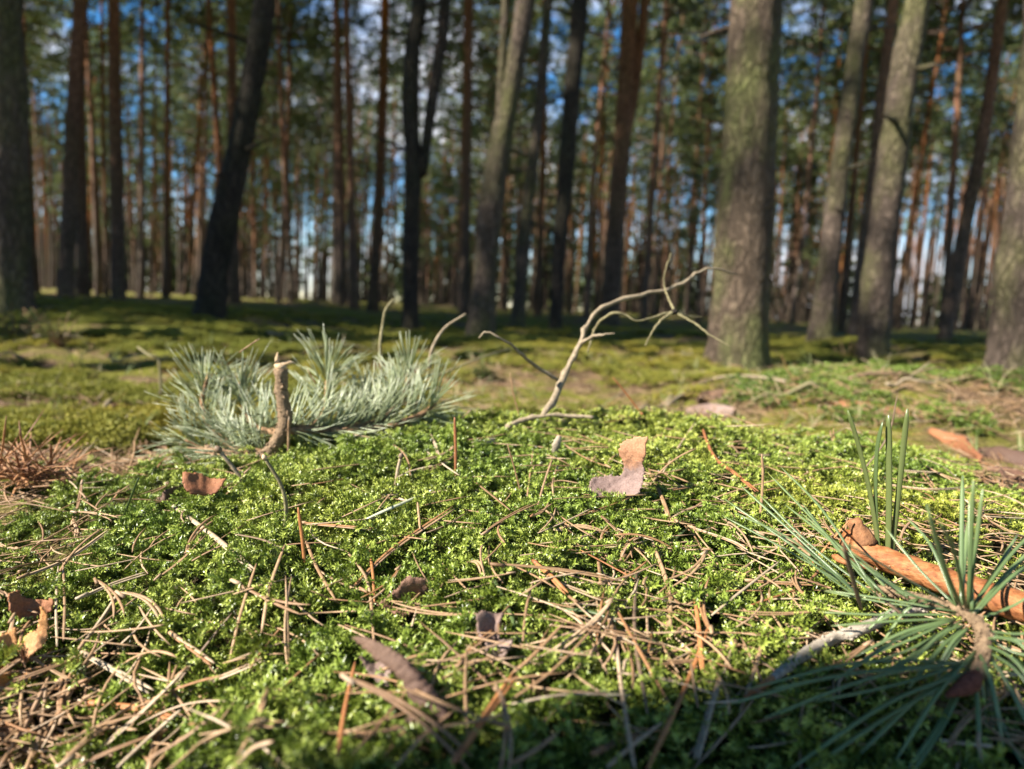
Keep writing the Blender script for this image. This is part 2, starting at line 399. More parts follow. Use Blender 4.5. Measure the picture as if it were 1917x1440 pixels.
GROUND = ground_mat()

# ------------------------------------------------------------------ the ground sheet
def axis(a, b, n_mid, out, ratio):
    mid = np.linspace(a, b, n_mid); st = mid[1] - mid[0]
    L, R = [], []; x = b; s = st
    while x < out: s *= ratio; x += s; R.append(x)
    x = a; s = st
    while x > -out: s *= ratio; x -= s; L.append(x)
    return np.array(L[::-1] + mid.tolist() + R)
gx = axis(-0.9, 1.3, 190, 420, 1.055); gy = axis(0.0, 1.9, 190, 420, 1.055)
XX, YY = np.meshgrid(gx, gy); ZZ = height(XX, YY)
gm = D.meshes.new('ground'); nx, ny = len(gx), len(gy)
idx = np.arange(nx * ny).reshape(ny, nx)
quads = np.stack([idx[:-1, :-1], idx[:-1, 1:], idx[1:, 1:], idx[1:, :-1]], -1).reshape(-1, 4)
gm.from_pydata(np.stack([XX, YY, ZZ], -1).reshape(-1, 3).tolist(), [], quads.tolist())
gm.polygons.foreach_set('use_smooth', np.ones(len(quads), bool))
ga = gm.attributes.new('t', 'FLOAT', 'POINT')
ga.data.foreach_set('value', sstep(0.03, 0.06, mound(XX, YY)).reshape(-1).astype(np.float32))
gm.materials.append(GROUND)
ground = D.objects.new('ground', gm); COL.objects.link(ground); tag(ground, kind='structure')

# ------------------------------------------------------------------ pine trees
def tuft_tris(mb, c, axis_d, n, length, width):
    for _ in range(n):
        d = nrm(nrm(axis_d) * 0.8 + rng.normal(size=3) * 0.75)
        L = length * random.uniform(0.7, 1.15)
        s = nrm(np.cross(d, rng.normal(size=3))) * width * 0.5
        tip = c + d * L
        t = random.random()
        mb.add([c - s * 0.4, c + s * 0.4, tip + s, tip - s], [(0, 1, 2, 3)], 0, t)

def crown_mesh(name, h, r, limbs, tufts, seed, width=0.03):
    """foliage between 0 and h, widest low down, with gaps between the limbs"""
    global rng
    rng = np.random.default_rng(seed); random.seed(seed)
    mb = MB()
    for i in range(limbs):
        z = h * (0.02 + 0.93 * (i + random.random()) / limbs)
        az = i * 2.4 + random.uniform(-.5, .5)
        rr = r * (1.05 - 0.75 * (z / h) ** 1.5) * random.uniform(0.55, 1.1)
        d0 = np.array([math.cos(az), math.sin(az), random.uniform(0.05, 0.45)])
        tip = np.array([0, 0, z]) + d0 * rr
        p = smooth_path([(0, 0, z), (0.5 * d0[0] * rr, 0.5 * d0[1] * rr, z + 0.55 * d0[2] * rr), tip], 6)
        mb.tube(p, np.linspace(0.03, 0.008, 6), 4, mat=1)
        for k in range(tufts):
            t = 0.35 + 0.65 * math.sqrt(random.random())
            c = np.array([0, 0, z]) + (tip - np.array([0, 0, z])) * t + rng.normal(size=3) * np.array([0.22, 0.22, 0.16]) * (0.4 + rr * 0.35)
            tuft_tris(mb, c, d0 + np.array([0, 0, 0.4]), 11, 0.19, width)
    return mb.mesh(name, [FOLIAGE, BARK_FAR], smooth=False, attname='t')

CROWNS = [crown_mesh('crown', 6.0, 2.1, 34, 15, 11), crown_mesh('crown', 6.5, 1.8, 30, 15, 12), crown_mesh('crown', 5.0, 2.4, 30, 17, 13),
          crown_mesh('crown', 7.0, 2.0, 40, 14, 14)]
LOWCROWNS = [crown_mesh('crown', 8.0, 1.9, 46, 13, 21), crown_mesh('crown', 6.0, 1.6, 40, 13, 22)]

def stem_mesh(name, h, r0, bend, seed, stubs=12):
    random.seed(seed)
    mb = MB(); n = 15
    z = np.linspace(-0.15, h, n)
    ph = random.uniform(0, 6.28)
    x = bend * np.sin(z / h * 3.0 + ph) - bend * math.sin(ph); y = bend * np.cos(z / h * 2.3 + ph) - bend * math.cos(ph)
    rad = r0 * (1 - 0.72 * (np.clip(z, 0, h) / h)) + 0.35 * r0 * np.exp(-np.clip(z, 0, None) / 0.18)
    mb.tube(np.stack([x, y, z], 1), rad, 10, lump=0.05)
    for i in range(stubs):
        zz = random.uniform(1.2, h * 0.85); az = random.uniform(0, 6.28); L = random.uniform(0.25, 1.3)
        b0 = np.array([np.interp(zz, z, x), np.interp(zz, z, y), zz])
        d = np.array([math.cos(az), math.sin(az), random.uniform(-0.25, 0.35)])
        mb.tube([b0, b0 + d * L * 0.5, b0 + d * L + np.array([0, 0, -0.06 * L])], [0.018, 0.012, 0.005], 4)
    return mb.mesh(name, BARK_FAR), (float(x[-1]), float(y[-1]))
STEMS = [stem_mesh('trunk', 13.0, 0.125, b, 40 + i) for i, b in enumerate((0.10, 0.22, 0.05, 0.30, 0.15, 0.38))]

def forest_pine(x, y, s_h, s_r, variant, rz, label, group, low=False, wide=1.0):
    t = empty('pine_tree', (x, y, float(height(x, y)) - 0.02)); t.rotation_euler = (random.uniform(-.03, .03), random.uniform(0.0, .06), rz)
    tag(t, label, 'tree', group)
    me, (tx, ty) = STEMS[variant % len(STEMS)]
    o = D.objects.new('trunk', me); COL.objects.link(o); o.parent = t; o.scale = (s_r, s_r, s_h)
    cm = (LOWCROWNS if low else CROWNS)[variant % (2 if low else 4)]
    c = D.objects.new('crown', cm); COL.objects.link(c); c.parent = t
    hc = 8.0 if low else 6.0
    c.location = (tx * s_r, ty * s_r, 13.0 * s_h - (hc * s_h * (1.2 if low else 0.98)))
    k = s_h * random.uniform(1.0, 1.35)
    c.scale = (k * wide * random.uniform(0.9, 1.2), k * wide * random.uniform(0.9, 1.2), k); c.rotation_euler = (0, 0, random.uniform(0, 6.28))
    return t

def hero_pine(d, pts, mat, label, crown=True, fork=None, top=14.0, seed=0):
    """trunk through photograph pixels (u, v, width) at a distance d, carried on upwards to the crown"""
    random.seed(100 + seed)
    P3 = [P(u, v, d) for u, v, w in pts]; R = [w * d / F * 0.5 for u, v, w in pts]
    base = P3[0].copy(); base[2] = float(height(base[0], base[1]))
    loc = base.copy()
    P3[0] = base + np.array([0, 0, -0.1])
    if len(P3) > 2:
        up = nrm(P3[-1] - P3[-2])
    up = nrm(nrm(P3[-1] - P3[0]) * 0.6 + np.array([0, 0, 0.4]))
    z = P3[-1][2]; rt = R[-1]
    q = list(P3); rr = list(R)
    while z < top:
        nx_ = q[-1] + up * 1.6 + np.array([random.uniform(-.06, .06), random.uniform(-.06, .06), 0]); q.append(nx_); z = nx_[2]
        rr.append(max(0.035, rt * (1 - 0.75 * (z / top))))
    s = np.cumsum([0] + [np.linalg.norm(q[i + 1] - q[i]) for i in range(len(q) - 1)])
    n = 110
    ss = s[-1] * np.linspace(0, 1, n) ** 1.6
    fine = smooth_path(q, 400); fs = np.concatenate([[0], np.cumsum(np.linalg.norm(np.diff(fine, axis=0), axis=1))]); fs *= s[-1] / fs[-1]
    pts3 = np.stack([np.interp(ss, fs, fine[:, k]) for k in range(3)], 1)
    rad = np.interp(ss, s, rr)
    rad = rad * (1 + 0.03 * np.sin(ss * 9 + seed) + 0.02 * np.sin(ss * 23)) + R[0] * 0.16 * np.exp(-np.clip(pts3[:, 2] - loc[2], 0, None) / 0.07)
    root = empty('pine_tree', loc); tag(root, label, 'tree')
    mb = MB(); mb.tube(pts3 - loc, rad, 30, lump=0.05)
    for i in range(14):
        k = random.randrange(20, n - 8); az = random.uniform(0, 6.28); L = random.uniform(0.06, 0.5)
        if pts3[k][2] < 0.8: continue
        dd = np.array([math.cos(az), math.sin(az), random.uniform(-0.2, 0.4)])
        b0 = pts3[k] - loc
        mb.tube([b0, b0 + dd * (rad[k] + L * 0.5), b0 + dd * (rad[k] + L)], [0.02, 0.012, 0.004], 5)
    mb.build('trunk', mat, root)
    if fork:
        F3 = [P(u, v, d) - loc for u, v, w in fork]; FR = [w * d / F * 0.5 for u, v, w in fork]
        e = F3[-1] + nrm(F3[-1] - F3[-2]) * 3.0 + np.array([0, 0, 2.0]); F3.append(e); FR.append(0.03)
        fb = MB(); m_ = 20
        pp = smooth_path(F3, m_); fb.tube(pp, np.interp(np.linspace(0, 1, m_), np.linspace(0, 1, len(FR)), FR), 14, lump=0.04)
        fb.build('limb', mat, root)
    if crown:
        c = D.objects.new('crown', CROWNS[seed % 4]); COL.objects.link(c); c.parent = root
        c.location = Vector(pts3[-1] - loc) - Vector((0, 0, 4.0)); c.scale = (0.85, 0.85, 0.9)
    return root

hero_pine(3.1, [(1378, 712, 113), (1386, 560, 105), (1398, 350, 97), (1408, 150, 90), (1416, 0, 86), (1424, -160, 83)], BARK_LICHEN, 'broadest pine trunk, lichen-green, rising just behind the dry forked twig', seed=1)
hero_pine(3.15, [(1898, 742, 104), (1905, 600, 86), (1932, 350, 76), (1950, 150, 70), (1962, 0, 67)], BARK_NEAR, 'grey pine trunk with flared pale foot at the view edge past the green bank', seed=2)
hero_pine(4.3, [(1634, 690, 59), (1640, 560, 53), (1664, 350, 50), (1695, 120, 46), (1722, -20, 41)], BARK_NEAR, 'smooth leaning grey pine trunk with dark flank, in front of a thin orange one', seed=3)
hero_pine(5.4, [(1532, 662, 46), (1545, 560, 40), (1568, 350, 35), (1592, 180, 32), (1604, 90, 30), (1620, -10, 29)], BARK_NEAR, 'pale sunlit pine trunk with a knobbly wavering stem, next to the thickest trunk', seed=4)
hero_pine(5.0, [(898, 655, 58), (905, 560, 45), (914, 430, 43), (928, 330, 45), (948, 220, 34), (968, 100, 34), (986, -10, 33)], BARK_NEAR, 'rough brown pine trunk that forks at mid height, its foot lit by the sun', fork=[(920, 370, 40), (922, 300, 24), (934, 220, 18), (940, 120, 14)], seed=5)
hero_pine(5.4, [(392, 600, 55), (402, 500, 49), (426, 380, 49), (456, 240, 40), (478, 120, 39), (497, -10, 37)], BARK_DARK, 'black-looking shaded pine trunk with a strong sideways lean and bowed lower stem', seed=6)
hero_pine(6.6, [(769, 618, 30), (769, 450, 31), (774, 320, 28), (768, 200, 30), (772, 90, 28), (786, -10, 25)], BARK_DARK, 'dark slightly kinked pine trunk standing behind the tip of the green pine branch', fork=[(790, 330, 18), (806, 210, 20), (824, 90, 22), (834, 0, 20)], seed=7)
hero_pine(4.2, [(16, 582, 85), (14, 450, 75), (12, 250, 68), (6, 80, 64), (2, -20, 61)], BARK_NEAR, 'wide grey-brown pine trunk half cut off by the view edge, beside the dark hollow', seed=8)
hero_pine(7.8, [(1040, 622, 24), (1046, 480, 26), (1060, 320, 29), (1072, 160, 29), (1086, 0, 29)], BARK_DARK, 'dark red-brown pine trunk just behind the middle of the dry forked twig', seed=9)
hero_pine(8.6, [(968, 604, 26), (982, 450, 23), (998, 300, 20), (1014, 150, 18), (1027, -5, 16)], BARK_NEAR, 'slender light grey pine trunk next to the forked brown one', seed=10)
hero_pine(10.5, [(1142, 590, 34), (1152, 440, 32), (1162, 300, 30), (1172, 160, 30), (1180, 0, 28)], BARK_FAR, 'sunlit salmon-coloured pine splitting into two bright stems high up', fork=[(1168, 270, 18), (1184, 190, 20), (1198, 90, 18), (1208, 0, 17)], seed=11)
hero_pine(9.0, [(122, 566, 28), (128, 420, 25), (136, 240, 24), (142, 120, 22), (150, -10, 20)], BARK_FAR, 'upright brown pine trunk turning orange above, close to the wide cut-off trunk', seed=12)
hero_pine(9.5, [(1596, 642, 24), (1612, 500, 21), (1634, 330, 19), (1652, 160, 18), (1672, 0, 17)], BARK_FAR, 'thin rusty orange pine trunk half hidden by the smooth leaning grey one', seed=13)
hero_pine(9.5, [(1764, 668, 24), (1784, 540, 23), (1822, 350, 22), (1846, 220, 20), (1872, 40, 18)], BARK_FAR, 'orange-brown pine trunk tilting towards the edge of the view against open blue sky', seed=14)
hero_pine(11.0, [(222, 562, 26), (220, 420, 24), (216, 240, 22), (214, 100, 20), (213, -10, 18)], BARK_FAR, 'straight dark red pine trunk between the upright brown one and the black bowed one', seed=15)

# ---- the rest of the stand: one pine of each kind built above, copied
P0 = np.array([0.1, 0.55])
def q_of(x, y): return float(np.dot(np.array([x, y]) - P0, PERP))
def t_of(x, y): return float(np.dot(np.array([x, y]) - P0, SUN2))
def at_qt(q, t): p = P0 + PERP * q + SUN2 * t; return float(p[0]), float(p[1])

LIT = [(1.0, 3.1, .2), (1.0, 3.1, .8), (1.0, 3.1, 1.4), (2.45, 5.4, .5), (2.45, 5.4, 1.2), (2.45, 5.4, 2.0), (2.3, 4.3, .3), (2.3, 4.3, 1.0), (2.3, 4.3, 1.7), (2.2, 3.1, .3), (2.2, 3.1, 1.2), (-0.2, 5.0, .2), (-0.2, 5.0, .8),
       (0.05, 8.6, 1.5), (0.05, 8.6, 3.0), (1.5, 10.5, 2.0), (1.5, 10.5, 3.6), (-1.2, 1.8, 0), (-0.8, 1.4, 0), (-0.6, 1.1, 0), (1.0, 2.0, 0), (0.6, 1.4, 0)]
def blocks(x, y, r_crown=2.6, low=8.0, high=18.0):
    for a, b, z in LIT:
        dt = t_of(x, y) - t_of(a, b)
        if dt < 0.3: continue
        hh = z + dt * math.tan(ELEV); dq = abs(q_of(x, y) - q_of(a, b))
        if (dq < r_crown and low < hh < high) or (dq < 0.3 and hh < high): return True
    return False
random.seed(5)
spots = []
def clear_of(x, y, dmin): return all((x - a) ** 2 + (y - b) ** 2 > dmin * dmin for a, b in spots)
hero_xy = [(1.0, 3.1), (2.2, 3.1), (2.3, 4.3), (2.45, 5.4), (-0.2, 5.0), (-2.4, 5.4), (-1.0, 6.6), (-3.0, 4.2)]
spots += hero_xy
# trees behind and beside the camera: their stems and crowns give the bands of shade on the forest floor
shade = [(2.20, 5.0, 0.7), (2.80, 7.5, 1.0), (3.02, 4.6, 1.0), (3.78, 8.0, 1.0), (5.02, 6.5, 1.3), (5.38, 4.6, 1.6), (5.94, 8.5, 1.2), (6.7, 6.0, 1.6), (6.9, 8.0, 1.3),
         (8.2, 7.5, 1.4), (9.3, 9.0, 1.3), (10.5, 8.0, 1.5), (4.3, 12.0, 0.8)]
for q, t, s_r in shade:
    x, y = at_qt(q, t); spots.append((x, y))
    forest_pine(x, y, 1.65, s_r, 2, random.uniform(0, 6.28), 'tall pine of the stand out of sight beside the viewpoint', 'pines beside and behind the viewpoint').rotation_euler = (0, 0, 0)
for x0, y0 in [(-1.5, 3.0), (-0.3, 2.9), (0.7, 3.7), (-2.6, 4.6), (-1.1, 4.3), (0.1, 4.7), (-3.6, 6.0), (1.3, 5.2), (-1.6, 6.6), (0.6, 7.2), (-3.2, 8.2), (2.3, 8.3), (-5.2, 8.0), (3.4, 6.6), (-1.0, 9.5), (-2.9, 4.1), (-2.2, 3.3), (-0.9, 3.5), (0.0, 3.6), (-3.6, 4.9), (0.9, 4.3), (-1.8, 5.4), (-4.4, 6.6), (2.0, 6.2)] + [(random.uniform(-0.7, 0.45) * yy, yy) for yy in np.linspace(4.5, 15, 18)]:
    for dt in (13.5, 12.0, 15.0, 10.5, 16.5):
        x, y = x0 + SUN2[0] * dt, y0 + SUN2[1] * dt
        if not blocks(x, y, 1.9, 9.0, 16.0) and clear_of(x, y, 1.0): break
    else: continue
    spots.append((x, y))
    forest_pine(x, y, 1.2, 0.9, 2, random.uniform(0, 6.28), 'tall pine of the stand out of sight beside the viewpoint', 'pines beside and behind the viewpoint', wide=1.25).rotation_euler = (0, 0, 0)
n_off = 0
for _ in range(9000):
    x, y = random.uniform(-32, 26), random.uniform(-24, 26)
    if abs(x) < 0.80 * y + 1.0: continue
    q, t = q_of(x, y), t_of(x, y)
    if (-3.6 < q < 2.8 and t > 0) or blocks(x, y): continue
    if math.hypot(x, y) < 4 or not clear_of(x, y, 2.5): continue
    if n_off >= 38: break
    spots.append((x, y)); n_off += 1
    forest_pine(x, y, random.uniform(1.0, 1.3), random.uniform(0.9, 1.3), random.randrange(12), random.uniform(0, 6.28), 'tall pine of the stand out of sight beside the viewpoint', 'pines beside and behind the viewpoint', wide=1.35)
n_in = 0
for _ in range(9000):
    y = 11.5 + 62.0 * random.random() ** 1.1
    x = random.uniform(-1, 1) * (0.80 * y + 1.5)
    dm = 1.35 + (0.4 if x > 0 else 0.0) + 0.012 * y
    if not clear_of(x, y, dm) or blocks(x, y, 1.8): continue
    if n_in >= 235: break
    spots.append((x, y)); n_in += 1
    forest_pine(x, y, random.uniform(0.9, 1.32), random.uniform(0.42, 0.85), random.randrange(12), random.uniform(0, 6.28), 'slim brown pine among the many blurred trunks of the deep forest', 'slim pines massed deep in the forest')
n_low = 0
for _ in range(3000):
    y = random.uniform(20, 70); x = random.uniform(-1, 1) * (0.80 * y + 1.5)
    if n_low >= 32: break
    if (x > 0.1 * y and random.random() < 0.6) or (-0.36 < x / y < -0.15 and random.random() < 0.8): continue
    if not clear_of(x, y, 1.3): continue
    spots.append((x, y)); n_low += 1
    forest_pine(x, y, random.uniform(0.5, 0.85), random.uniform(0.5, 0.8), random.randrange(12), random.uniform(0, 6.28), 'younger bushy pine with green boughs low between the taller trunks', 'young pines under the tall ones', low=True)

# added unseen stump behind the viewpoint, there only to shade the mound's corner
def shade_snag():
    x, y = at_qt(-0.312, 1.9); root = empty('tree_stump', (x, y, float(height(x, y)))); tag(root, 'added snapped stump, unseen behind the viewpoint, shading the near corner of the mound', 'stump')
    z = np.linspace(-0.1, 1.45, 24); mb = MB(); mb.tube(np.stack([z * 0, z * 0, z], 1), 0.085 + 0.03 * np.exp(-np.clip(z, 0, None) / .12), 20, lump=0.05); mb.build('trunk', BARK_NEAR, root)
    t = MB()
    for k in range(11):
        a = k * 0.571; r_ = 0.05; b0 = np.array([math.cos(a) * r_, math.sin(a) * r_, 1.43]); t.tube([b0, b0 + np.array([0, 0, .03]), b0 + np.array([0.004, 0, random.uniform(.03, .08)])], [0.018, 0.013, 0.002], 5)
    t.build('splinters', WOOD_BREAK, root)
shade_snag()

# far wood that closes the view between the trunks
random.seed(31); rng = np.random.default_rng(31)
fw = MB()
for i in range(620):
    a = random.uniform(-0.78, 0.78); y = random.uniform(66, 110); x = a * y
    if (a > 0.25 and random.random() < 0.75) or (-0.34 < a < -0.17 and random.random() < 0.7): continue
    hgt = random.uniform(3, 13) if a < 0.25 else random.uniform(2, 7)
    for k in range(26):
        c = np.array([x + random.gauss(0, 1.1), y + random.gauss(0, 1.1), hgt * random.random() ** 0.8])
        tuft_tris(fw, c, np.array([0, 0, 1.0]), 6, 0.55, 0.28)
for i in range(760):
    a = random.uniform(-0.8, 0.8); y = random.uniform(44, 105); x = a * y; h_ = random.uniform(9, 17)
    fw.tube([(x, y, -0.3), (x + random.uniform(-.3, .3), y, h_ * 0.5), (x + random.uniform(-.6, .6), y, h_)], [random.uniform(.09, .15), .09, .05], 5, mat=1)
tag(fw.build('far_wood', [FOLIAGE, BARK_DEEP], attname='t', smooth=False), 'green wood closing the view far behind the trunks', 'woodland', kind='stuff')

# ------------------------------------------------------------------ moss, litter and grass (uncountable): shoots scattered on points
def leaf(mb, base, d, n, L, w, t, curl=0.35):
    d = nrm(d); s = nrm(np.cross(d, n)); n = nrm(np.cross(s, d))
    mid = base + d * L * 0.5 - n * w * 0.22
    l_ = base + d * L * 0.42 + s * w * 0.5 + n * w * 0.05
    r_ = base + d * L * 0.42 - s * w * 0.5 + n * w * 0.05
    tip = base + d * L * 0.98 - n * L * curl
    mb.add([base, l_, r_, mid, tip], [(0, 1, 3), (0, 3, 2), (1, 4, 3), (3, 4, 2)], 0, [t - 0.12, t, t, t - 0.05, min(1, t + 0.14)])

def leafy(mb, pts, nleaf, L, w, t0, t1):
    pts = smooth_path(pts, 24); tan = np.gradient(pts, axis=0)
    for i in range(nleaf):
        k = i / max(1, nleaf - 1)
        j = k * 23; p = pts[min(23, int(j))]
        t = nrm(tan[min(23, int(j))]); a = i * 2.399 + random.uniform(-.3, .3)
        e1 = nrm(np.cross(t, (0.3, 0.9, 0.1))); e2 = np.cross(t, e1)
        out = e1 * math.cos(a) + e2 * math.sin(a)
        op = 0.95 - 0.5 * k + random.uniform(-.12, .12)
        d = t * math.cos(op) + out * math.sin(op)
        leaf(mb, p, d, np.cross(np.cross(d, t), d) if True else out, L * (0.8 + 0.4 * math.sin(math.pi * min(1, k * 0.9 + 0.1))) * random.uniform(0.8, 1.15), w, t0 + (t1 - t0) * k + random.uniform(-.06, .06))

def moss_shoot(seed, style):
    global rng
    random.seed(seed); rng = np.random.default_rng(seed)
    mb = MB(); H = random.uniform(0.010, 0.015)
    bx, by = random.uniform(-.5, .5), random.uniform(-.5, .5)
    if style == 'feather':
        az = random.uniform(0, 6.28); dx, dy = math.cos(az), math.sin(az); o_ = random.uniform(0.6, 1.15)
        p = [(0, 0, -0.005), (dx * 0.002, dy * 0.002, H * 0.45), (dx * 0.007 * o_, dy * 0.007 * o_, H * 0.85), (dx * 0.0135 * o_, dy * 0.0135 * o_, H * 0.92), (dx * 0.0195 * o_, dy * 0.0195 * o_, H * 0.72)]
        leafy(mb, p, 56, 0.0035, 0.0014, 0.0, 0.95)
        for k in range(5):
            t = 0.38 + 0.1 * k; q = smooth_path(p, 24)[int(t * 23)]; a = az + (1 if k % 2 else -1) * random.uniform(0.7, 1.2)
            d = np.array([math.cos(a), math.sin(a), random.uniform(-0.1, 0.45)])
            leafy(mb, [q, q + d * 0.004, q + d * 0.008 + np.array([0, 0, -0.0012])], 16, 0.0026, 0.0011, 0.35, 0.95)
    else:
        p = [(0, 0, -0.004), (bx * 0.003, by * 0.003, H * 0.5), (bx * 0.009, by * 0.009, H * 1.0)]
        leafy(mb, p, 42, 0.0036, 0.0014, -0.05, 1.0)
        for k in range(2):
            a = random.uniform(0, 6.28); q = np.array(p[1]) * random.uniform(0.9, 1.3); d = np.array([math.cos(a), math.sin(a), 1.0])
            leafy(mb, [q, q + d * 0.0035, q + d * 0.0065], 12, 0.0034, 0.0014, 0.4, 0.95)
    return mb

def proto_collection(name, builders, mats):
    c = D.collections.new(name)
    for i, b in enumerate(builders):
        me = b.mesh(name, mats, smooth=False, attname='t')
        c.objects.link(D.objects.new(f'{name}_{i:02d}', me))
    return c

def scatter(name, coll, pts, rot, scl, ind, tint, label, cat):
    me = D.meshes.new(name); me.from_pydata(np.asarray(pts, float).tolist(), [], [])
    for an, ty, data, key in (('rot', 'FLOAT_VECTOR', rot, 'vector'), ('scl', 'FLOAT_VECTOR', scl, 'vector'), ('ind', 'INT', ind, 'value'), ('tint', 'FLOAT', tint, 'value')):
        a = me.attributes.new(an, ty, 'POINT')
        a.data.foreach_set(key, np.asarray(data, np.int32 if ty == 'INT' else np.float32).reshape(-1))
    o = D.objects.new(name, me); COL.objects.link(o)
    ng = D.node_groups.new(name, 'GeometryNodeTree')
    ng.interface.new_socket('Geometry', in_out='INPUT', socket_type='NodeSocketGeometry')
    ng.interface.new_socket('Geometry', in_out='OUTPUT', socket_type='NodeSocketGeometry')
    N, L = ng.nodes, ng.links
    gi, go = N.new('NodeGroupInput'), N.new('NodeGroupOutput')
    ci = N.new('GeometryNodeCollectionInfo'); ci.inputs['Collection'].default_value = coll
    ci.inputs['Separate Children'].default_value = True; ci.inputs['Reset Children'].default_value = True
    ip = N.new('GeometryNodeInstanceOnPoints'); ip.inputs['Pick Instance'].default_value = True
    def na(attr, ty):
        k = N.new('GeometryNodeInputNamedAttribute'); k.data_type = ty; k.inputs['Name'].default_value = attr
        return k.outputs['Attribute']
    L.new(gi.outputs[0], ip.inputs['Points']); L.new(ci.outputs[0], ip.inputs['Instance'])
    L.new(na('ind', 'INT'), ip.inputs['Instance Index']); L.new(na('rot', 'FLOAT_VECTOR'), ip.inputs['Rotation']); L.new(na('scl', 'FLOAT_VECTOR'), ip.inputs['Scale'])
    L.new(ip.outputs['Instances'], go.inputs[0])
    md = o.modifiers.new('scatter', 'NODES'); md.node_group = ng
    tag(o, label, cat, kind='stuff')
    return o

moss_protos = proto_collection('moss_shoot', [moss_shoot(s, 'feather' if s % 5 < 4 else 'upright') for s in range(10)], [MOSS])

def bare_mask(x, y):
    """1 where the moss is thin and litter shows"""
    b = sstep(0.42, 0.75, vnoise(x / 0.11 + 40, y / 0.11, 12)) * 0.75
    b = np.maximum(b, 1.2 * np.exp(-((x + 0.225) / 0.055) ** 2 - ((y - 0.255) / 0.06) ** 2))
    b = np.maximum(b, 1.3 * np.exp(-((x + 0.40) / 0.09) ** 2 - ((y - 0.74) / 0.09) ** 2) * (x < -0.36))
    b = np.maximum(b, 1.2 * sstep(0.47, 0.55, x - 0.25 * (y - 0.75) + 0.05 * vnoise(x / .1, y / .1, 5)) * (y > 0.64) * (y < 1.25))
    return b
def moss_points(x0, x1, y0, y1, step):
    X, Y = np.meshgrid(np.arange(x0, x1, step), np.arange(y0, y1, step)); r = np.random.default_rng(3)
    X = (X + r.uniform(-.5, .5, X.shape) * step).ravel(); Y = (Y + r.uniform(-.5, .5, Y.shape) * step).ravel()
    return X, Y, r
def do_scatter(name, coll, X, Y, r, tilt, s0, s1, nvar, tint, label, cat, sink=0.0):
    n = len(X); Z = height(X, Y) - sink
    a = r.uniform(0, 6.28, n)
    rot = np.stack([r.normal(0, tilt, n), r.normal(0, tilt, n), a], 1)
    s = (s0 + (s1 - s0) * (0.35 * r.random(n) + 0.65 * (0.5 + 0.5 * vnoise(X / 0.035, Y / 0.035, 61)))); scl = np.stack([s, s, s * r.uniform(0.75, 1.2, n)], 1)
    return scatter(name, coll, np.stack([X, Y, Z], 1), rot, scl, r.integers(0, nvar, n), tint, label, cat)

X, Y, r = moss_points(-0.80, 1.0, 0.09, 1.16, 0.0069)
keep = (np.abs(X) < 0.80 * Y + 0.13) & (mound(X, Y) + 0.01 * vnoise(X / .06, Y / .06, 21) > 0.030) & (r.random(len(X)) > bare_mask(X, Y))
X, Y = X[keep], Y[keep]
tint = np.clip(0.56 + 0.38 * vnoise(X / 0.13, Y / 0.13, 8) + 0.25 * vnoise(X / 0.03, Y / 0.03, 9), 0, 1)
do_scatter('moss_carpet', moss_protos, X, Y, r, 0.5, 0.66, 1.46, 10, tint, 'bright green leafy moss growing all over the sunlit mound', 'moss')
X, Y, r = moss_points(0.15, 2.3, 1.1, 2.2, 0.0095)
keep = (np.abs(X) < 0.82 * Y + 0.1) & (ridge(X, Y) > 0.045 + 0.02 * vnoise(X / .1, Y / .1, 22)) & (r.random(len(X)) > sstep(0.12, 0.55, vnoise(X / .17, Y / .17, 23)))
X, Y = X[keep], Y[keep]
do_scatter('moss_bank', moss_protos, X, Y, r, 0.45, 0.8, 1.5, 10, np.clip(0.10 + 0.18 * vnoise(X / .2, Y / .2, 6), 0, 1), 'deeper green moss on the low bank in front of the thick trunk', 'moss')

# duller floor moss between the mound and the trunks
def clump(seed):
    global rng
    random.seed(seed); rng = np.random.default_rng(seed); mb = MB()
    for i in range(26):
        a = random.uniform(0, 6.28); rr = 0.02 * math.sqrt(random.random()); b0 = np.array([math.cos(a) * rr, math.sin(a) * rr, -0.004])
        leafy(mb, [b0, b0 + np.array([random.gauss(0, .003), random.gauss(0, .003), 0.011]), b0 + np.array([random.gauss(0, .008), random.gauss(0, .008), 0.02])], 9, 0.006, 0.0032, 0.05, 0.95)
    return mb
clumps = proto_collection('moss_clump', [clump(s) for s in range(5)], [MOSS_FLOOR])
r = np.random.default_rng(17); n = 52000
Y = 0.75 + 8.5 * r.random(n) ** 1.7; X = r.uniform(-1, 1, n) * (0.80 * Y + 0.3)
mk = 0.5 * vnoise(X / 0.5, Y / 0.4, 30) + 0.6 * vnoise(X / 0.16, Y / 0.14, 31) - 0.02
keep = (mk - 0.6 * ((Y < 2.3) & (X > -0.25)) - 0.12 * (Y >= 2.3) > r.uniform(-0.25, 0.25, n)) & (mound(X, Y) < 0.04) & (ridge(X, Y) < 0.06)
X, Y = X[keep], Y[keep]
do_scatter('floor_moss', clumps, X, Y, r, 0.3, 0.8, 1.7, 5, np.clip(0.55 + 0.4 * vnoise(X / .6, Y / .45, 33) + r.normal(0, .12, len(X)), 0, 1), 'yellow-green moss patches on the forest floor behind the mound', 'moss')

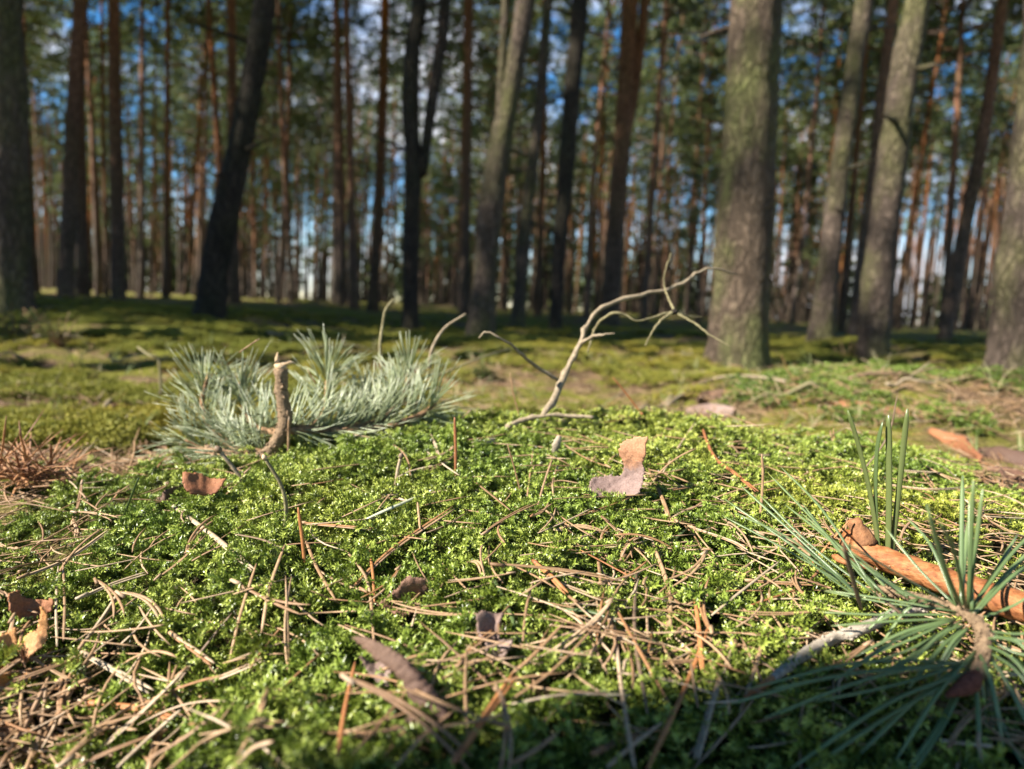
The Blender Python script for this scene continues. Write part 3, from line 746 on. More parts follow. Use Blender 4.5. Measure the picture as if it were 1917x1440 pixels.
# ------------------------------------------------------------------ pine needles
def needle_pts(L, bend, n=9):
    t = np.linspace(0, 1, n)
    return np.stack([L * (t - 0.5), bend * L * (4 * t * (1 - t)) * 0.5, np.zeros(n)], 1)
def needle_rad(n, w, taper=0.25):
    t = np.linspace(0, 1, n)
    r_ = w * 0.5 * np.minimum(1, np.minimum(0.55 + 4 * t, (1 - t) * 5 + taper))
    return r_
def needle_mesh(L, w, bend, pair, seed, mat, name='dry_needle'):
    random.seed(seed); mb = MB()
    def one(b, ang):
        p = needle_pts(L * random.uniform(.92, 1.0), b, 10)
        p[:, 0] -= p[0, 0]; c, s_ = math.cos(ang), math.sin(ang)
        p = np.stack([p[:, 0] * c - p[:, 1] * s_, p[:, 0] * s_ + p[:, 1] * c, p[:, 2] + 0.003 * math.sin(seed * 2.1) * np.sin(np.linspace(0, 3, 10))], 1)
        p[:, 0] -= L * 0.5
        mb.tube(p, needle_rad(10, w), 6, 0.5, att=random.random() * 0.15)
    one(bend, 0)
    if pair:
        one(bend + random.uniform(-.12, .12), random.uniform(0.05, 0.16))
        mb.tube([(-L * 0.5 - 0.001, 0, 0), (-L * 0.5 + 0.006, 0.0002, 0)], [w * 0.55, w * 0.75], 6, 0.8, att=0.45)
    return mb.mesh(name, mat, attname='t')
NEEDLES = [needle_mesh(0.054 * k, 0.00165, b, pr, i, DRY) for i, (k, b, pr) in enumerate([(1, .10, 0), (.8, .18, 0), (1.15, .05, 1), (.95, .16, 1), (1.05, -.15, 0), (.6, .02, 0), (1.2, .12, 1), (.7, .2, 1), (1.0, .03, 1), (.35, .05, 0)])]

def place_needle(mesh, x, y, lift, yaw, pitch, sc, roll=0.0):
    o = D.objects.new('dry_needle', mesh); COL.objects.link(o)
    e = 0.01
    gx_, gy_ = float(height(x + e, y) - height(x - e, y)) / (2 * e), float(height(x, y + e) - height(x, y - e)) / (2 * e)
    slope = -math.atan(gx_ * math.cos(yaw) + gy_ * math.sin(yaw))
    o.location = (x, y, float(height(x, y)) + lift)
    o.rotation_euler = (roll, slope + pitch, yaw); o.scale = (sc, sc, sc)
    return o

random.seed(77)
GEN_LABEL = 'dry tan pine needle, one of many strewn loosely over the moss'
placed = 0; tries = 0
while placed < 235 and tries < 8000:
    tries += 1
    u, v = random.uniform(-30, 1950), 800 + 640 * random.random() ** 0.8
    g = G(u, v, 0.010); x, y = float(g[0]), float(g[1])
    if y > 0.95: continue
    dens = (0.10 if v > 1180 else 0.2) + 0.65 * float(sstep(700, 1500, u)) * float(1 - sstep(900, 1250, v)) + 0.8 * float(bare_mask(x, y)) + (0.4 if u < 250 and v > 1200 else 0)
    if random.random() > dens: continue
    o = place_needle(random.choice(NEEDLES), x, y, random.uniform(0.015, 0.024), random.uniform(0, 6.28), random.gauss(0, 0.14), random.uniform(0.75, 1.15), random.uniform(-.5, .5))
    tag(o, GEN_LABEL, 'pine needle', 'dry needles strewn over the moss'); placed += 1

# the finer needle litter farther back, which nobody could count
random.seed(78); rng = np.random.default_rng(78)
lit = MB()
def loose(mb, x, y, L, w, lift, tiltmax, mat=0):
    a = random.uniform(0, 6.28); el = random.gauss(0, tiltmax); b = random.gauss(0, 0.12)
    p = needle_pts(L, b, 5); c, s_ = math.cos(a), math.sin(a)
    q = np.stack([p[:, 0] * c - p[:, 1] * s_, p[:, 0] * s_ + p[:, 1] * c, p[:, 0] * math.sin(el)], 1)
    q[:, 0] += x; q[:, 1] += y; q[:, 2] += float(height(x, y)) + lift
    mb.tube(q, needle_rad(5, w), 4, 0.6, mat=mat, att=random.random())
for i in range(3600):
    u = random.uniform(-60, 1980); v = random.uniform(640, 1440)
    g = G(u, v, 0.006); x, y = float(g[0]), float(g[1])
    if y > 4: continue
    onm = mound(x, y) > 0.035
    if onm and random.random() > 0.10 + 0.6 * float(bare_mask(x, y)) + 0.30 * (x > 0.02) * (y > 0.3): continue
    if not onm and u < 700 and random.random() < 0.45: continue
    loose(lit, x, y, random.uniform(0.03, 0.06), 0.0015 * (1 if onm else 1.3), random.uniform(0.013, 0.021) if onm else random.uniform(0.006, 0.02), 0.12 if onm else 0.3)
for i in range(2600):
    u = random.uniform(-60, 1980); v = random.uniform(655, 800); g = G(u, v, 0.006); x, y = float(g[0]), float(g[1])
    if mound(x, y) > 0.03 or y > 5 or (u < 800 and random.random() < 0.6): continue
    loose(lit, x, y, random.uniform(0.04, 0.07), random.uniform(0.0018, 0.0028), random.uniform(0.008, 0.024), 0.3)
for i in range(420):                                         # thick heap in the hollow
    x, y = random.gauss(-0.215, 0.034), random.gauss(0.258, 0.042)
    loose(lit, x, y, random.uniform(0.035, 0.065), 0.0018, random.uniform(0.0, 0.012), 0.22)
for i in range(520):                                         # brown needles round the dry tuft and beyond the shoulder of the mound
    x, y = random.gauss(-0.50, 0.10), random.gauss(0.80, 0.10)
    loose(lit, x, y, random.uniform(0.04, 0.07), 0.0019, random.uniform(0.0, 0.012), 0.25)
for i in range(1100):
    x, y = random.gauss(0.70, 0.15), random.gauss(0.92, 0.12)
    if mound(x, y) > 0.075: continue
    loose(lit, x, y, random.uniform(0.04, 0.07), 0.0019, random.uniform(0.0, 0.014), 0.25)
tag(lit.build('needle_litter', DRY, attname='t'), 'brown litter of small dry needles between the moss shoots and round the mound', 'needle litter', kind='stuff')

# single needles that can be told apart, laid through points of the moss surface
def hero_needle(pts, w, mat, label=None, name='dry_needle', l0=0.012, l1=0.012, group=None, stand=None, flat=0.5, twin=0.0, cat='pine needle'):
    """stand: a needle standing upright keeps the distance of its foot"""
    if stand is None:
        k = len(pts)
        q = [G(u, v, l0 + (l1 - l0) * i / max(1, k - 1)) for i, (u, v) in enumerate(pts)]
    else:
        d = G(*stand, 0.008)[1]
        q = [P(u, v, d - 0.004 * i) for i, (u, v) in enumerate(pts)]
    q = np.array(q)
    if stand is None and len(pts) == 2:
        m_ = (q[0] + q[1]) / 2 + np.array([0, 0, 0.0025]); q = np.array([q[0], m_, q[1]])
        m_[2] = max(m_[2], float(height(m_[0], m_[1])) + 0.017)
    n = 14; p = smooth_path(q, n); loc = p[0].copy()
    mb = MB(); mb.tube(p - loc, needle_rad(n, w, 0.35), 8, flat, att=0.0)
    if twin:
        p2 = p.copy(); s_ = nrm(np.cross(p[-1] - p[0], (0, 0, 1))); p2 += s_[None, :] * (twin * np.linspace(0.12, 1, n))[:, None] + np.array([0, 0, -0.0008])
        p2[-1] = p2[-1] * 0.9 + p2[-2] * 0.1
        mb.tube(p2 - loc, needle_rad(n, w, 0.35), 8, flat, att=0.1)
        dd = nrm(p[1] - p[0]); mb.tube([p[0] - loc - dd * 0.001, p[0] - loc + dd * 0.006], [w * 0.6, w * 0.8], 8, 0.8, att=0.45)
    o = mb.build(name, mat, attname='t', loc=loc)
    tag(o, label or GEN_LABEL, cat, group or (None if label else 'dry needles strewn over the moss'))
    return o

HN = [  # points, width in mm, material, label, twin spread in mm
 ([(325, 947), (400, 1002), (477, 1066)], 3.0, DRY_PALE, 'broad pale straw-coloured needle pointing up from the moss below the rust-brown flake', 1.2),
 ([(35, 1082), (125, 1045), (205, 990)], 1.9, DRY, None, 1.2),
 ([(440, 1000), (490, 1010), (530, 1027)], 2.0, DRY_DARK, 'short grey-brown needle touching the foot of the thin bent stalk', 0),
 ([(572, 1010), (592, 1060), (628, 1123)], 2.2, DRY, None, 0),
 ([(565, 978), (640, 984), (702, 989)], 2.0, DRY, None, 1.6),
 ([(490, 1182), (505, 1100), (533, 1020)], 1.9, DRY, None, 0),
 ([(645, 1027), (682, 1075), (694, 1120), (700, 1205)], 1.9, DRY, 'long tan needle bent like a bow, standing over the dark curled bark scrap', 0),
 ([(690, 1020), (698, 1075), (701, 1130)], 1.7, DRY_RED, None, 0),
 ([(650, 1110), (730, 1030), (848, 948)], 2.0, DRY, None, 2.2),
 ([(365, 1285), (440, 1255), (500, 1228)], 2.0, DRY, None, 2.5),
 ([(145, 1120), (210, 1092), (276, 1070)], 1.8, DRY_PALE, None, 1.8),
 ([(150, 1212), (195, 1150), (230, 1095)], 1.7, DRY, None, 1.2),
 ([(107, 1210), (105, 1130), (109, 1060)], 1.4, DRY_PALE, None, 0),
 ([(119, 1200), (121, 1130), (118, 1052)], 1.5, DRY, None, 0),
 ([(220, 1212), (258, 1175), (288, 1133)], 1.8, DRY_PALE, None, 0),
 ([(320, 1185), (365, 1215), (402, 1242)], 2.0, DRY, None, 1.5),
 ([(430, 1237), (450, 1150), (480, 1055)], 1.7, DRY, None, 0),
 ([(155, 1222), (220, 1255), (288, 1292)], 2.2, DRY_PALE, None, 2.2),
 ([(167, 1316), (250, 1322), (326, 1341)], 2.8, DRY_RED, 'flat orange-brown needle pair lying beside the needle heap in the hollow', 1.4),
 ([(330, 1282), (380, 1215), (434, 1148)], 1.7, DRY_DARK, None, 0),
 ([(110, 1402), (190, 1365), (256, 1366)], 2.2, DRY, None, 0),
 ([(287, 1436), (330, 1390), (370, 1345)], 1.9, DRY, None, 0),
 ([(220, 1436), (280, 1380), (341, 1326)], 2.0, DRY_PALE, None, 0),
 ([(0, 1436), (45, 1360), (92, 1265)], 1.8, DRY, None, 1.0),
 ([(65, 1420), (80, 1340), (88, 1268)], 1.7, DRY, None, 0),
 ([(50, 1436), (110, 1330), (170, 1222)], 1.8, DRY, None, 1.0),
 ([(440, 1436), (475, 1400), (512, 1388)], 2.0, DRY, None, 0),
 ([(632, 1418), (645, 1330), (665, 1238)], 1.8, DRY_RED, 'long orange-brown needle slanting beside the dark bark strip', 0),
 ([(555, 1150), (625, 1146), (696, 1142)], 1.6, DRY, None, 0),
 ([(850, 1424), (905, 1340), (962, 1258)], 1.9, DRY_RED, None, 1.8),
 ([(816, 1362), (880, 1352), (952, 1335)], 1.6, DRY, None, 0),
 ([(740, 1436), (790, 1380), (850, 1330)], 1.6, DRY, None, 0),
 ([(640, 968), (690, 945), (733, 925)], 1.7, DRY, None, 0),
 ([(745, 893), (775, 880), (845, 864)], 1.8, DRY_PALE, None, 0),
 ([(800, 846), (835, 873), (860, 890)], 1.9, DRY_PALE, None, 0),
 ([(864, 888), (895, 907), (955, 955)], 2.0, DRY, None, 0),
 ([(785, 1002), (830, 985), (874, 960)], 1.4, DRY_DARK, 'thin crooked grey-brown sprig lying below the long two-coloured needle', 0),
 ([(800, 800), (815, 830), (825, 862)], 1.5, DRY_PALE, None, 1.5),
 ([(1117, 1022), (1128, 1110), (1152, 1203)], 2.0, DRY, None, 0),
 ([(1150, 1172), (1165, 1300), (1188, 1438)], 1.9, DRY, 'very long straight tan needle running down to the lower edge of the mound', 0),
 ([(1222, 1015), (1252, 1100), (1255, 1197)], 2.1, DRY, None, 1.4),
 ([(1132, 1100), (1190, 1205), (1252, 1316)], 1.8, DRY, None, 0),
 ([(1192, 1070), (1188, 1180), (1212, 1336)], 1.9, DRY_DARK, 'black-speckled drooping needle hanging between the long tan ones', 0),
 ([(1327, 1172), (1290, 1270), (1212, 1440)], 2.2, DRY_RED, 'thick red-brown needle raised above the others close to the viewer', 0),
 ([(1377, 1200), (1340, 1300), (1307, 1422)], 2.0, DRY, None, 1.6),
 ([(1442, 1100), (1428, 1200), (1382, 1347)], 2.2, DRY, None, 0),
 ([(1302, 1122), (1310, 1180), (1317, 1252)], 1.8, DRY_RED, None, 1.0),
 ([(1287, 1132), (1350, 1100), (1412, 1064)], 1.8, DRY, None, 0),
 ([(1332, 1152), (1390, 1105), (1463, 1048)], 1.8, DRY_PALE, None, 0),
 ([(1402, 1134), (1450, 1118), (1492, 1104)], 1.7, DRY_RED, None, 0),
 ([(1397, 1086), (1470, 1090), (1537, 1091)], 1.8, DRY, None, 1.8),
 ([(1007, 998), (1055, 978), (1107, 952)], 1.5, DRY_PALE, None, 0),
 ([(1087, 1030), (1140, 1058), (1192, 1086)], 1.6, DRY_RED, None, 0),
 ([(1212, 875), (1238, 925), (1258, 978)], 1.9, DRY, None, 1.6),
 ([(1247, 975), (1297, 950), (1348, 944)], 2.2, DRY_PALE, 'whitish weathered needle with a bent tip, lying among crossed needles on the mound top', 0),
 ([(1240, 887), (1268, 840), (1302, 790)], 1.9, DRY_PALE, None, 0),
 ([(1317, 781), (1410, 795), (1512, 836)], 2.4, DRY, 'long pale brown needle lying along the crest of the mound', 1.2),
 ([(957, 1262), (1000, 1225), (1056, 1166)], 2.2, DRY, None, 0),
 ([(957, 1310), (1040, 1250), (1126, 1160)], 1.6, DRY, None, 0),
 ([(957, 1318), (1060, 1300), (1182, 1302)], 1.6, DRY_PALE, None, 0),
 ([(979, 1200), (985, 1140), (998, 1085)], 1.5, DRY, None, 0),
 ([(999, 1050), (1030, 1075), (1064, 1110)], 2.2, DRY_RED, None, 1.4),
 ([(1137, 1436), (1190, 1390), (1240, 1352)], 2.0, DRY, None, 0),
 ([(957, 1430), (1000, 1405), (1042, 1374)], 2.2, DRY, None, 0),
 ([(1112, 1410), (1155, 1385), (1202, 1370)], 1.8, DRY, None, 1.4),
 ([(1310, 785), (1335, 850), (1377, 885), (1420, 920)], 2.4, DRY_RED, 'twisted orange-brown dead shoot lying down the crest behind the green needles', 1.5),
 ([(1362, 835), (1430, 842), (1507, 850)], 2.0, DRY, None, 2.4),
 ([(1380, 848), (1440, 852), (1500, 862)], 2.0, DRY_DARK, None, 1.6),
 ([(987, 930), (992, 890), (998, 842)], 1.7, DRY, None, 0),
 ([(1007, 945), (1020, 900), (1034, 858)], 1.7, DRY, None, 0),
 ([(1010, 915), (1045, 900), (1086, 905)], 1.7, DRY, None, 0),
 ([(1437, 1000), (1500, 985), (1570, 990)], 1.8, DRY, None, 0),
 ([(1480, 900), (1530, 880), (1600, 872)], 1.9, DRY, None, 0),
 ([(1290, 985), (1370, 1012), (1400, 1030)], 1.8, DRY, None, 1.4),
 ([(1650, 905), (1740, 915), (1830, 910)], 1.8, DRY, None, 1.4),
 ([(1740, 850), (1800, 880), (1890, 910)], 2.0, DRY, None, 0),
]
for i, (pts, w, mt, lab, tw) in enumerate(HN):
    random.seed(300 + i)
    hero_needle(pts, w / 1000 * 0.95, mt, lab, l0=0.016 + 0.004 * random.random(), l1=0.017 + 0.006 * random.random(), twin=tw / 1000)
# upright ones
hero_needle([(853, 898), (853, 840), (851, 781)], 0.0026, DRY_RED, 'rust-coloured needle standing upright on the mound in front of the pine branch', stand=(853, 898), flat=0.45)
hero_needle([(572, 1075), (566, 1010), (558, 950)], 0.0024, DRY_RED, 'dark orange needle stuck upright beside the thin bent stalk', stand=(572, 1075))
hero_needle([(978, 935), (964, 880), (950, 832)], 0.0022, DRY, 'tan needle standing steeply beside the small grey bark chip', stand=(978, 935))
hero_needle([(1420, 1010), (1428, 900), (1426, 850)], 0.0019, DRY, 'straight tan needle standing upright near the twisted orange shoot', stand=(1420, 985))
hero_needle([(1507, 1070), (1550, 1020), (1592, 972)], 0.0024, DRY_RED, 'plain red-brown needle leaning up across the end of the peeled orange stick', stand=(1507, 1070))
hero_needle([(1075, 775), (1048, 735), (1042, 700)], 0.0022, DRY, 'dry needle poking up behind the crest beside the dry forked twig', stand=(1075, 790))
hero_needle([(1205, 780), (1172, 735), (1148, 706)], 0.0021, DRY_RED, 'lower of two red-brown needles crossing behind the crest', stand=(1205, 785), twin=0.004)
hero_needle([(975, 790), (962, 740), (955, 698)], 0.0026, DRY, 'bleached sliver standing behind the crest at the base of the dry forked twig', stand=(975, 795))
hero_needle([(1500, 735), (1478, 700), (1462, 664)], 0.003, DRY, 'dry stalk standing up from the deeper green mossy bank', stand=(1500, 735))

def stalk(pts, foot, w, mat, tipmat, tip_r, label, name='dry_stalk'):
    d = G(*foot, 0.006)[1]
    p = smooth_path([P(u, v, d - 0.003 * i) for i, (u, v) in enumerate(pts)], 16); loc = p[0].copy()
    root = empty(name, loc); tag(root, label, 'plant stalk')
    mb = MB(); mb.tube(p - loc, np.linspace(w * 0.6, w * 0.45, 16), 8); mb.build('stem', mat, root)
    e = p[-1] - loc; dd = nrm(p[-1] - p[-2]); t = MB()
    t.tube([e - dd * tip_r, e - dd * tip_r * 0.3, e + dd * tip_r * 0.5, e + dd * tip_r * 1.3], [tip_r * 0.5, tip_r, tip_r * 0.9, tip_r * 0.3], 8); t.build('tip', tipmat, root)
stalk([(528, 1012), (536, 960), (527, 910), (495, 857)], (528, 1012), 0.0026, TWIG_OLIVE, WOOD_BREAK, 0.0018, 'thin bent olive stalk with a pale tip standing in the moss below the pine branch')
stalk([(470, 922), (440, 880), (409, 842)], (470, 925), 0.0034, TWIG_GREY, DRY_DARK, 0.003, 'slanting straw stalk with a black tip in front of the pine branch')
stalk([(741, 912), (745, 880), (751, 854)], (741, 912), 0.0030, DRY_PALE, DRY_DARK, 0.0024, 'short upright pale stalk with a dark tip on the mound below the pine branch')

# green fallen needles and blades
hero_needle([(1047, 1140), (1110, 1146), (1180, 1175), (1240, 1212)], 0.0030, NEEDLE_GREEN, 'long bluish-green fallen needle arching over the moss towards the grey knotty twig', name='green_needle', l0=0.016, l1=0.016)
hero_needle([(1262, 1228), (1310, 1262), (1392, 1328)], 0.0030, NEEDLE_GREEN, 'dark green fallen needle sinking into the moss by the grey knotty twig', name='green_needle', l0=0.013, l1=0.010)
hero_needle([(1180, 1088), (1230, 1040), (1290, 985)], 0.0026, NEEDLE_GREEN, 'single straight grey-green needle lying in the middle of the mound among brown ones', name='green_needle', l0=0.014, l1=0.015)
hero_needle([(920, 1075), (945, 1125), (960, 1160), (975, 1205)], 0.0024, NEEDLE_GREEN, 'teal-green needle curving down between two bark scraps', name='green_needle')
hero_needle([(340, 1030), (390, 1027), (470, 1033)], 0.0022, NEEDLE_GREEN, 'short green needle lying level under the broad pale straw-coloured one', name='green_needle')
hero_needle([(225, 985), (242, 940), (260, 894)], 0.0022, NEEDLE_GREEN, 'slim fresh green blade standing on the sloping flank of the mound', name='green_needle', stand=(225, 985))
hero_needle([(355, 880), (400, 892), (440, 903)], 0.0020, NEEDLE_GREEN, 'fine green needle lying across the rust-brown flake', name='green_needle', l0=0.018, l1=0.018)
hero_needle([(1110, 785), (1135, 755), (1165, 735)], 0.0032, NEEDLE_BLUE, 'pale green blade leaning out behind the crest of the mound', name='green_needle', stand=(1110, 790))
hero_needle([(1450, 1225), (1470, 1195), (1500, 1170)], 0.0034, NEEDLE_GREEN, 'yellowish green blade beside the grey knotty twig', name='green_needle')
def two_tone():
    pts = [(685, 972), (740, 948), (800, 925), (870, 917), (958, 925)]
    q = smooth_path([G(u, v, 0.014) for u, v in pts], 24); loc = q[0].copy(); root = empty('green_needle', loc)
    tag(root, 'long needle, half green and half tan, lying across the upper mound', 'pine needle')
    a = MB(); a.tube(q[:11] - loc, needle_rad(24, 0.0034)[:11], 8, 0.5, att=0.9); a.build('green_half', NEEDLE_BLUE, root, attname='t')
    b = MB(); b.tube(q[10:] - loc, needle_rad(24, 0.0034)[10:], 8, 0.5, att=0.2); b.build('tan_half', DRY, root, attname='t')
two_tone()
# four tall fresh needles standing behind the twig
for i, (pts, foot) in enumerate([([(1652, 1075), (1630, 930), (1606, 830), (1587, 769)], (1650, 1075)), ([(1650, 1085), (1640, 960), (1641, 850), (1652, 790)], (1650, 1085)),
                                 ([(1660, 1095), (1664, 960), (1664, 850), (1663, 777)], (1660, 1095)), ([(1662, 1098), (1678, 960), (1690, 850), (1699, 765)], (1660, 1098))]):
    hero_needle(pts, (0.0040, 0.0030, 0.0040, 0.0032)[i], NEEDLE_BLUE if i != 1 else NEEDLE_GREEN,
                ['tall pale green needle tilting away from the other three that stand behind the peeled stick', 'darkest of four tall green needles standing behind the peeled stick',
                 'straightest and broadest of four tall green needles standing behind the peeled stick', 'tall green needle with the highest tip of the four behind the peeled stick'][i], name='green_needle', stand=(1655, 1080), flat=0.4)
hero_needle([(1600, 900), (1660, 820), (1680, 740)], 0.0024, DRY_DARK, 'thin olive-brown needle slanting behind the four tall green ones', stand=(1600, 905))

# ------------------------------------------------------------------ bark flakes and curled scraps
def flake(name, cl, side, widths, mat, label, cat='bark flake', curl=0.5, thick=0.0012, seed=0, rag=0.12, ns=26, nt=9):
    """curled sheet of bark: a centre line, a side direction, a width along it and a curl across it; solid, with ragged edges"""
    random.seed(seed); cl = np.asarray(cl, float)
    c = smooth_path(cl, ns); loc = c[0].copy(); w = np.interp(np.linspace(0, 1, ns), np.linspace(0, 1, len(widths)), widths)
    side = np.asarray(side, float)
    tan = np.gradient(c, axis=0); V = []; A = []
    jl = np.convolve(np.random.default_rng(seed).normal(0, 1, ns + 4), np.ones(2) / 2, 'same')[2:-2] * rag
    jr = np.convolve(np.random.default_rng(seed + 1).normal(0, 1, ns + 4), np.ones(2) / 2, 'same')[2:-2] * rag
    for i in range(ns):
        t = nrm(tan[i]); s_ = nrm(side - t * np.dot(side, t)); n_ = np.cross(s_, t)
        for k in range(nt):
            x = (k / (nt - 1) - 0.5)
            x *= 1 + (jl[i] if x < 0 else jr[i])
            a = x * 2 * curl
            if abs(curl) > 1e-3: px_, pz_ = math.sin(a) / (2 * curl), (1 - math.cos(a)) / (2 * curl)
            else: px_, pz_ = x, 0
            wob = 0.03 * math.sin(i * 0.9 + k * 1.7 + seed)
            V.append(c[i] - loc + s_ * px_ * w[i] + n_ * (pz_ + wob * 0.5) * w[i]); A.append(i / (ns - 1))
    F_ = [(i * nt + k, i * nt + k + 1, (i + 1) * nt + k + 1, (i + 1) * nt + k) for i in range(ns - 1) for k in range(nt - 1)]
    mb = MB(); mb.add(V, F_, 0, A)
    o = mb.build(name, mat, attname='t', loc=loc)
    md = o.modifiers.new('thickness', 'SOLIDIFY'); md.thickness = thick; md.offset = 0
    return tag(o, label, cat)

def px_w(w, d): return w * d / F
def plate(name, outline, anchor, lift, normal, bulge, mat, label, cat='bark flake', thick=0.0012, along=(0, 1), step=2.6, seed=0):
    """ragged thin flake: its outline on a tilted plane through one point of the moss surface, bulged and curled off that plane; solid"""
    pl = np.array(outline, float); c = G(anchor[0], anchor[1], lift); n_ = nrm(normal)
    u0, v0 = pl.min(0); u1, v1 = pl.max(0); du, dv = (u1 - u0), (v1 - v0)
    us = np.arange(u0, u1 + step, step); vs_ = np.arange(v0, v1 + step, step)
    def inside(u, v):
        k = False; j = len(pl) - 1
        for i in range(len(pl)):
            if (pl[i][1] > v) != (pl[j][1] > v) and u < (pl[j][0] - pl[i][0]) * (v - pl[i][1]) / (pl[j][1] - pl[i][1]) + pl[i][0]: k = not k
            j = i
        return k
    ids = {}; V = []; A = []; F_ = []
    def vid(i, j):
        if (i, j) not in ids:
            g = np.random.default_rng((i * 7919 + j * 104729 + seed) & 0xffffff); u = us[i] + g.uniform(-.35, .35) * step; v = vs_[j] + g.uniform(-.35, .35) * step
            r = ray(u, v); t = np.dot(c - CAM, n_) / np.dot(r, n_); p = CAM + r * t
            a_, b_ = (u - u0) / du, (v - v0) / dv
            p = p + n_ * (bulge(a_, b_) + 0.0007 * float(vnoise(u / 9.0, v / 9.0, seed)))
            ids[(i, j)] = len(V); V.append(p); A.append(np.clip(a_ * along[0] + b_ * along[1], 0, 1))
        return ids[(i, j)]
    for i in range(len(us) - 1):
        for j in range(len(vs_) - 1):
            if inside((us[i] + us[i + 1]) / 2, (vs_[j] + vs_[j + 1]) / 2): F_.append((vid(i, j), vid(i, j + 1), vid(i + 1, j + 1), vid(i + 1, j)))
    mb = MB(); mb.add(np.array(V) - c, F_, 0, A); o = mb.build(name, mat, attname='t', loc=c)
    md = o.modifiers.new('thickness', 'SOLIDIFY'); md.thickness = thick; md.offset = 0
    return tag(o, label, cat)
TOCAM = np.array([-0.15, -0.92, 0.38])
plate('bark_flake', [(1175, 826), (1198, 823), (1217, 827), (1212, 836), (1211, 855), (1203, 866), (1206, 880), (1202, 905), (1196, 924), (1178, 931), (1160, 930), (1146, 924), (1130, 932), (1112, 936), (1102, 915), (1108, 895), (1140, 886), (1158, 889), (1168, 878), (1166, 862), (1158, 850), (1163, 834)],
      (1165, 928), 0.021, (-0.28, -0.88, 0.38), lambda a, b: 0.006 * math.cos(b * 5.2) + 0.010 * (a - 0.5) ** 2 * 4 - 0.004 * b, FL_PINK, 'upright S-shaped bark flake, orange-pink above and grey-purple below, standing alone on the mound', thick=0.0010, seed=3)
dS = G(1040, 862, 0.006)[1]
flake('bark_flake', [P(1048, 816, dS), P(1042, 835, dS - .003), P(1040, 862, dS)], RIGHT + 0.3 * _f, [px_w(w, dS) for w in (8, 18, 12)], FL_PALE, 'tiny grey-green bark chip standing on edge near the mound crest', curl=0.8, seed=5)
plate('bark_flake', [(19, 1110), (36, 1104), (41, 1117), (71, 1123), (103, 1120), (99, 1140), (75, 1155), (62, 1168), (45, 1159), (22, 1140)], (60, 1160), 0.014, (0.45, -0.8, 0.25), lambda a, b: 0.006 * (a - .5) ** 2 * 4 + 0.004 * b,
      FL_RUST, 'chocolate-brown curled bark flake in the shade above the orange scraps', seed=7)
plate('bark_curl', [(-60, 1190), (0, 1192), (34, 1177), (29, 1205), (40, 1205), (52, 1196), (80, 1183), (90, 1144), (98, 1158), (97, 1192), (86, 1218), (60, 1234), (30, 1249), (0, 1242), (-60, 1240)], (40, 1240), 0.018, (0.15, -0.75, 0.62),
      lambda a, b: 0.010 * (1 - b) ** 2 + 0.007 * math.sin(a * 9) * b, FL_ORANGE, 'orange papery bark curl with an upturned tip, upper of two by the needle heap', seed=9, thick=0.0007)
plate('bark_curl', [(-60, 1246), (0, 1246), (30, 1251), (56, 1250), (56, 1268), (41, 1286), (15, 1305), (0, 1307), (-60, 1310)], (20, 1290), 0.016, (0.1, -0.55, 0.8), lambda a, b: 0.006 * math.sin(a * 6) + 0.006 * b * b, FL_ORANGE,
      'orange papery bark curl without a tip, lower of two by the needle heap', seed=10, thick=0.0007)
plate('bark_flake', [(668, 1180), (687, 1190), (733, 1227), (767, 1260), (790, 1287), (820, 1320), (837, 1350), (813, 1363), (825, 1400), (800, 1383), (767, 1337), (773, 1320), (753, 1280), (730, 1253), (700, 1223)], (755, 1290), 0.022, (0.30, -0.55, 0.78),
      lambda a, b: 0.006 * math.sin((a - b) * 9) - 0.006 * (b - 0.5) ** 2 * 4, FL_GREY, 'long dark brown bark strip lying slantwise in the moss, the longest bark piece there', along=(1, 0), seed=11, thick=0.0018)
plate('bark_flake', [(675, 1237), (700, 1243), (713, 1237), (733, 1260), (730, 1290), (707, 1280), (690, 1260)], (705, 1265), 0.017, (0.1, -0.6, 0.8), lambda a, b: 0.004 * (a - .5) ** 2 * 4, FL_PURPLE, 'small purplish bark scrap tucked against the long dark strip', seed=12)
plate('bark_flake', [(708, 1128), (740, 1107), (760, 1087), (790, 1093), (798, 1107), (797, 1133), (783, 1143), (753, 1157), (733, 1143)], (760, 1125), 0.018, (0.25, -0.75, 0.6), lambda a, b: 0.007 * math.cos(b * 5) + 0.004 * a, FL_BROWN,
      'dark curled bark scrap in the moss below crossing needles, mid mound', seed=13, thick=0.0016)
plate('bark_flake', [(890, 1163), (930, 1143), (943, 1150), (933, 1173), (947, 1207), (960, 1213), (943, 1233), (907, 1250), (910, 1213), (893, 1177)], (920, 1200), 0.017, (0.05, -0.5, 0.86), lambda a, b: 0.003 * math.sin(b * 12) + 0.003 * math.cos(a * 6), FL_PURPLE,
      'pinkish-grey wrinkled bark scrap half sunk in moss under a needle', seed=14)
plate('bark_flake', [(343, 890), (372, 886), (405, 893), (424, 898), (404, 920), (360, 928), (345, 920)], (385, 912), 0.032, (0.2, -0.7, 0.7), lambda a, b: 0.004 * math.cos(a * 5), FL_RUST, 'rust-brown bark flake in front of the pine branch, crossed by a green needle', seed=15)
flake('bark_flake', [G(292, 938, 0.012), G(315, 930, 0.014), G(342, 915, 0.013)], nrm(np.array([0.1, 0.5, 0.85])), [px_w(w, 0.6) for w in (14, 26, 16)], FL_GREY, 'small grey-brown bark flake next to the rust-brown one', curl=0.7, seed=16)
flake('bark_flake', [G(885, 832, 0.012), G(915, 830, 0.012), G(950, 822, 0.013)], nrm(np.array([0.1, 0.6, 0.7])), [px_w(w, 0.7) for w in (10, 18, 12)], FL_PALE, 'pale thin bark sliver lying flat on the mound crest in front of the forked twig', curl=0.5, seed=17)
dR = G(1790, 868, 0.0)
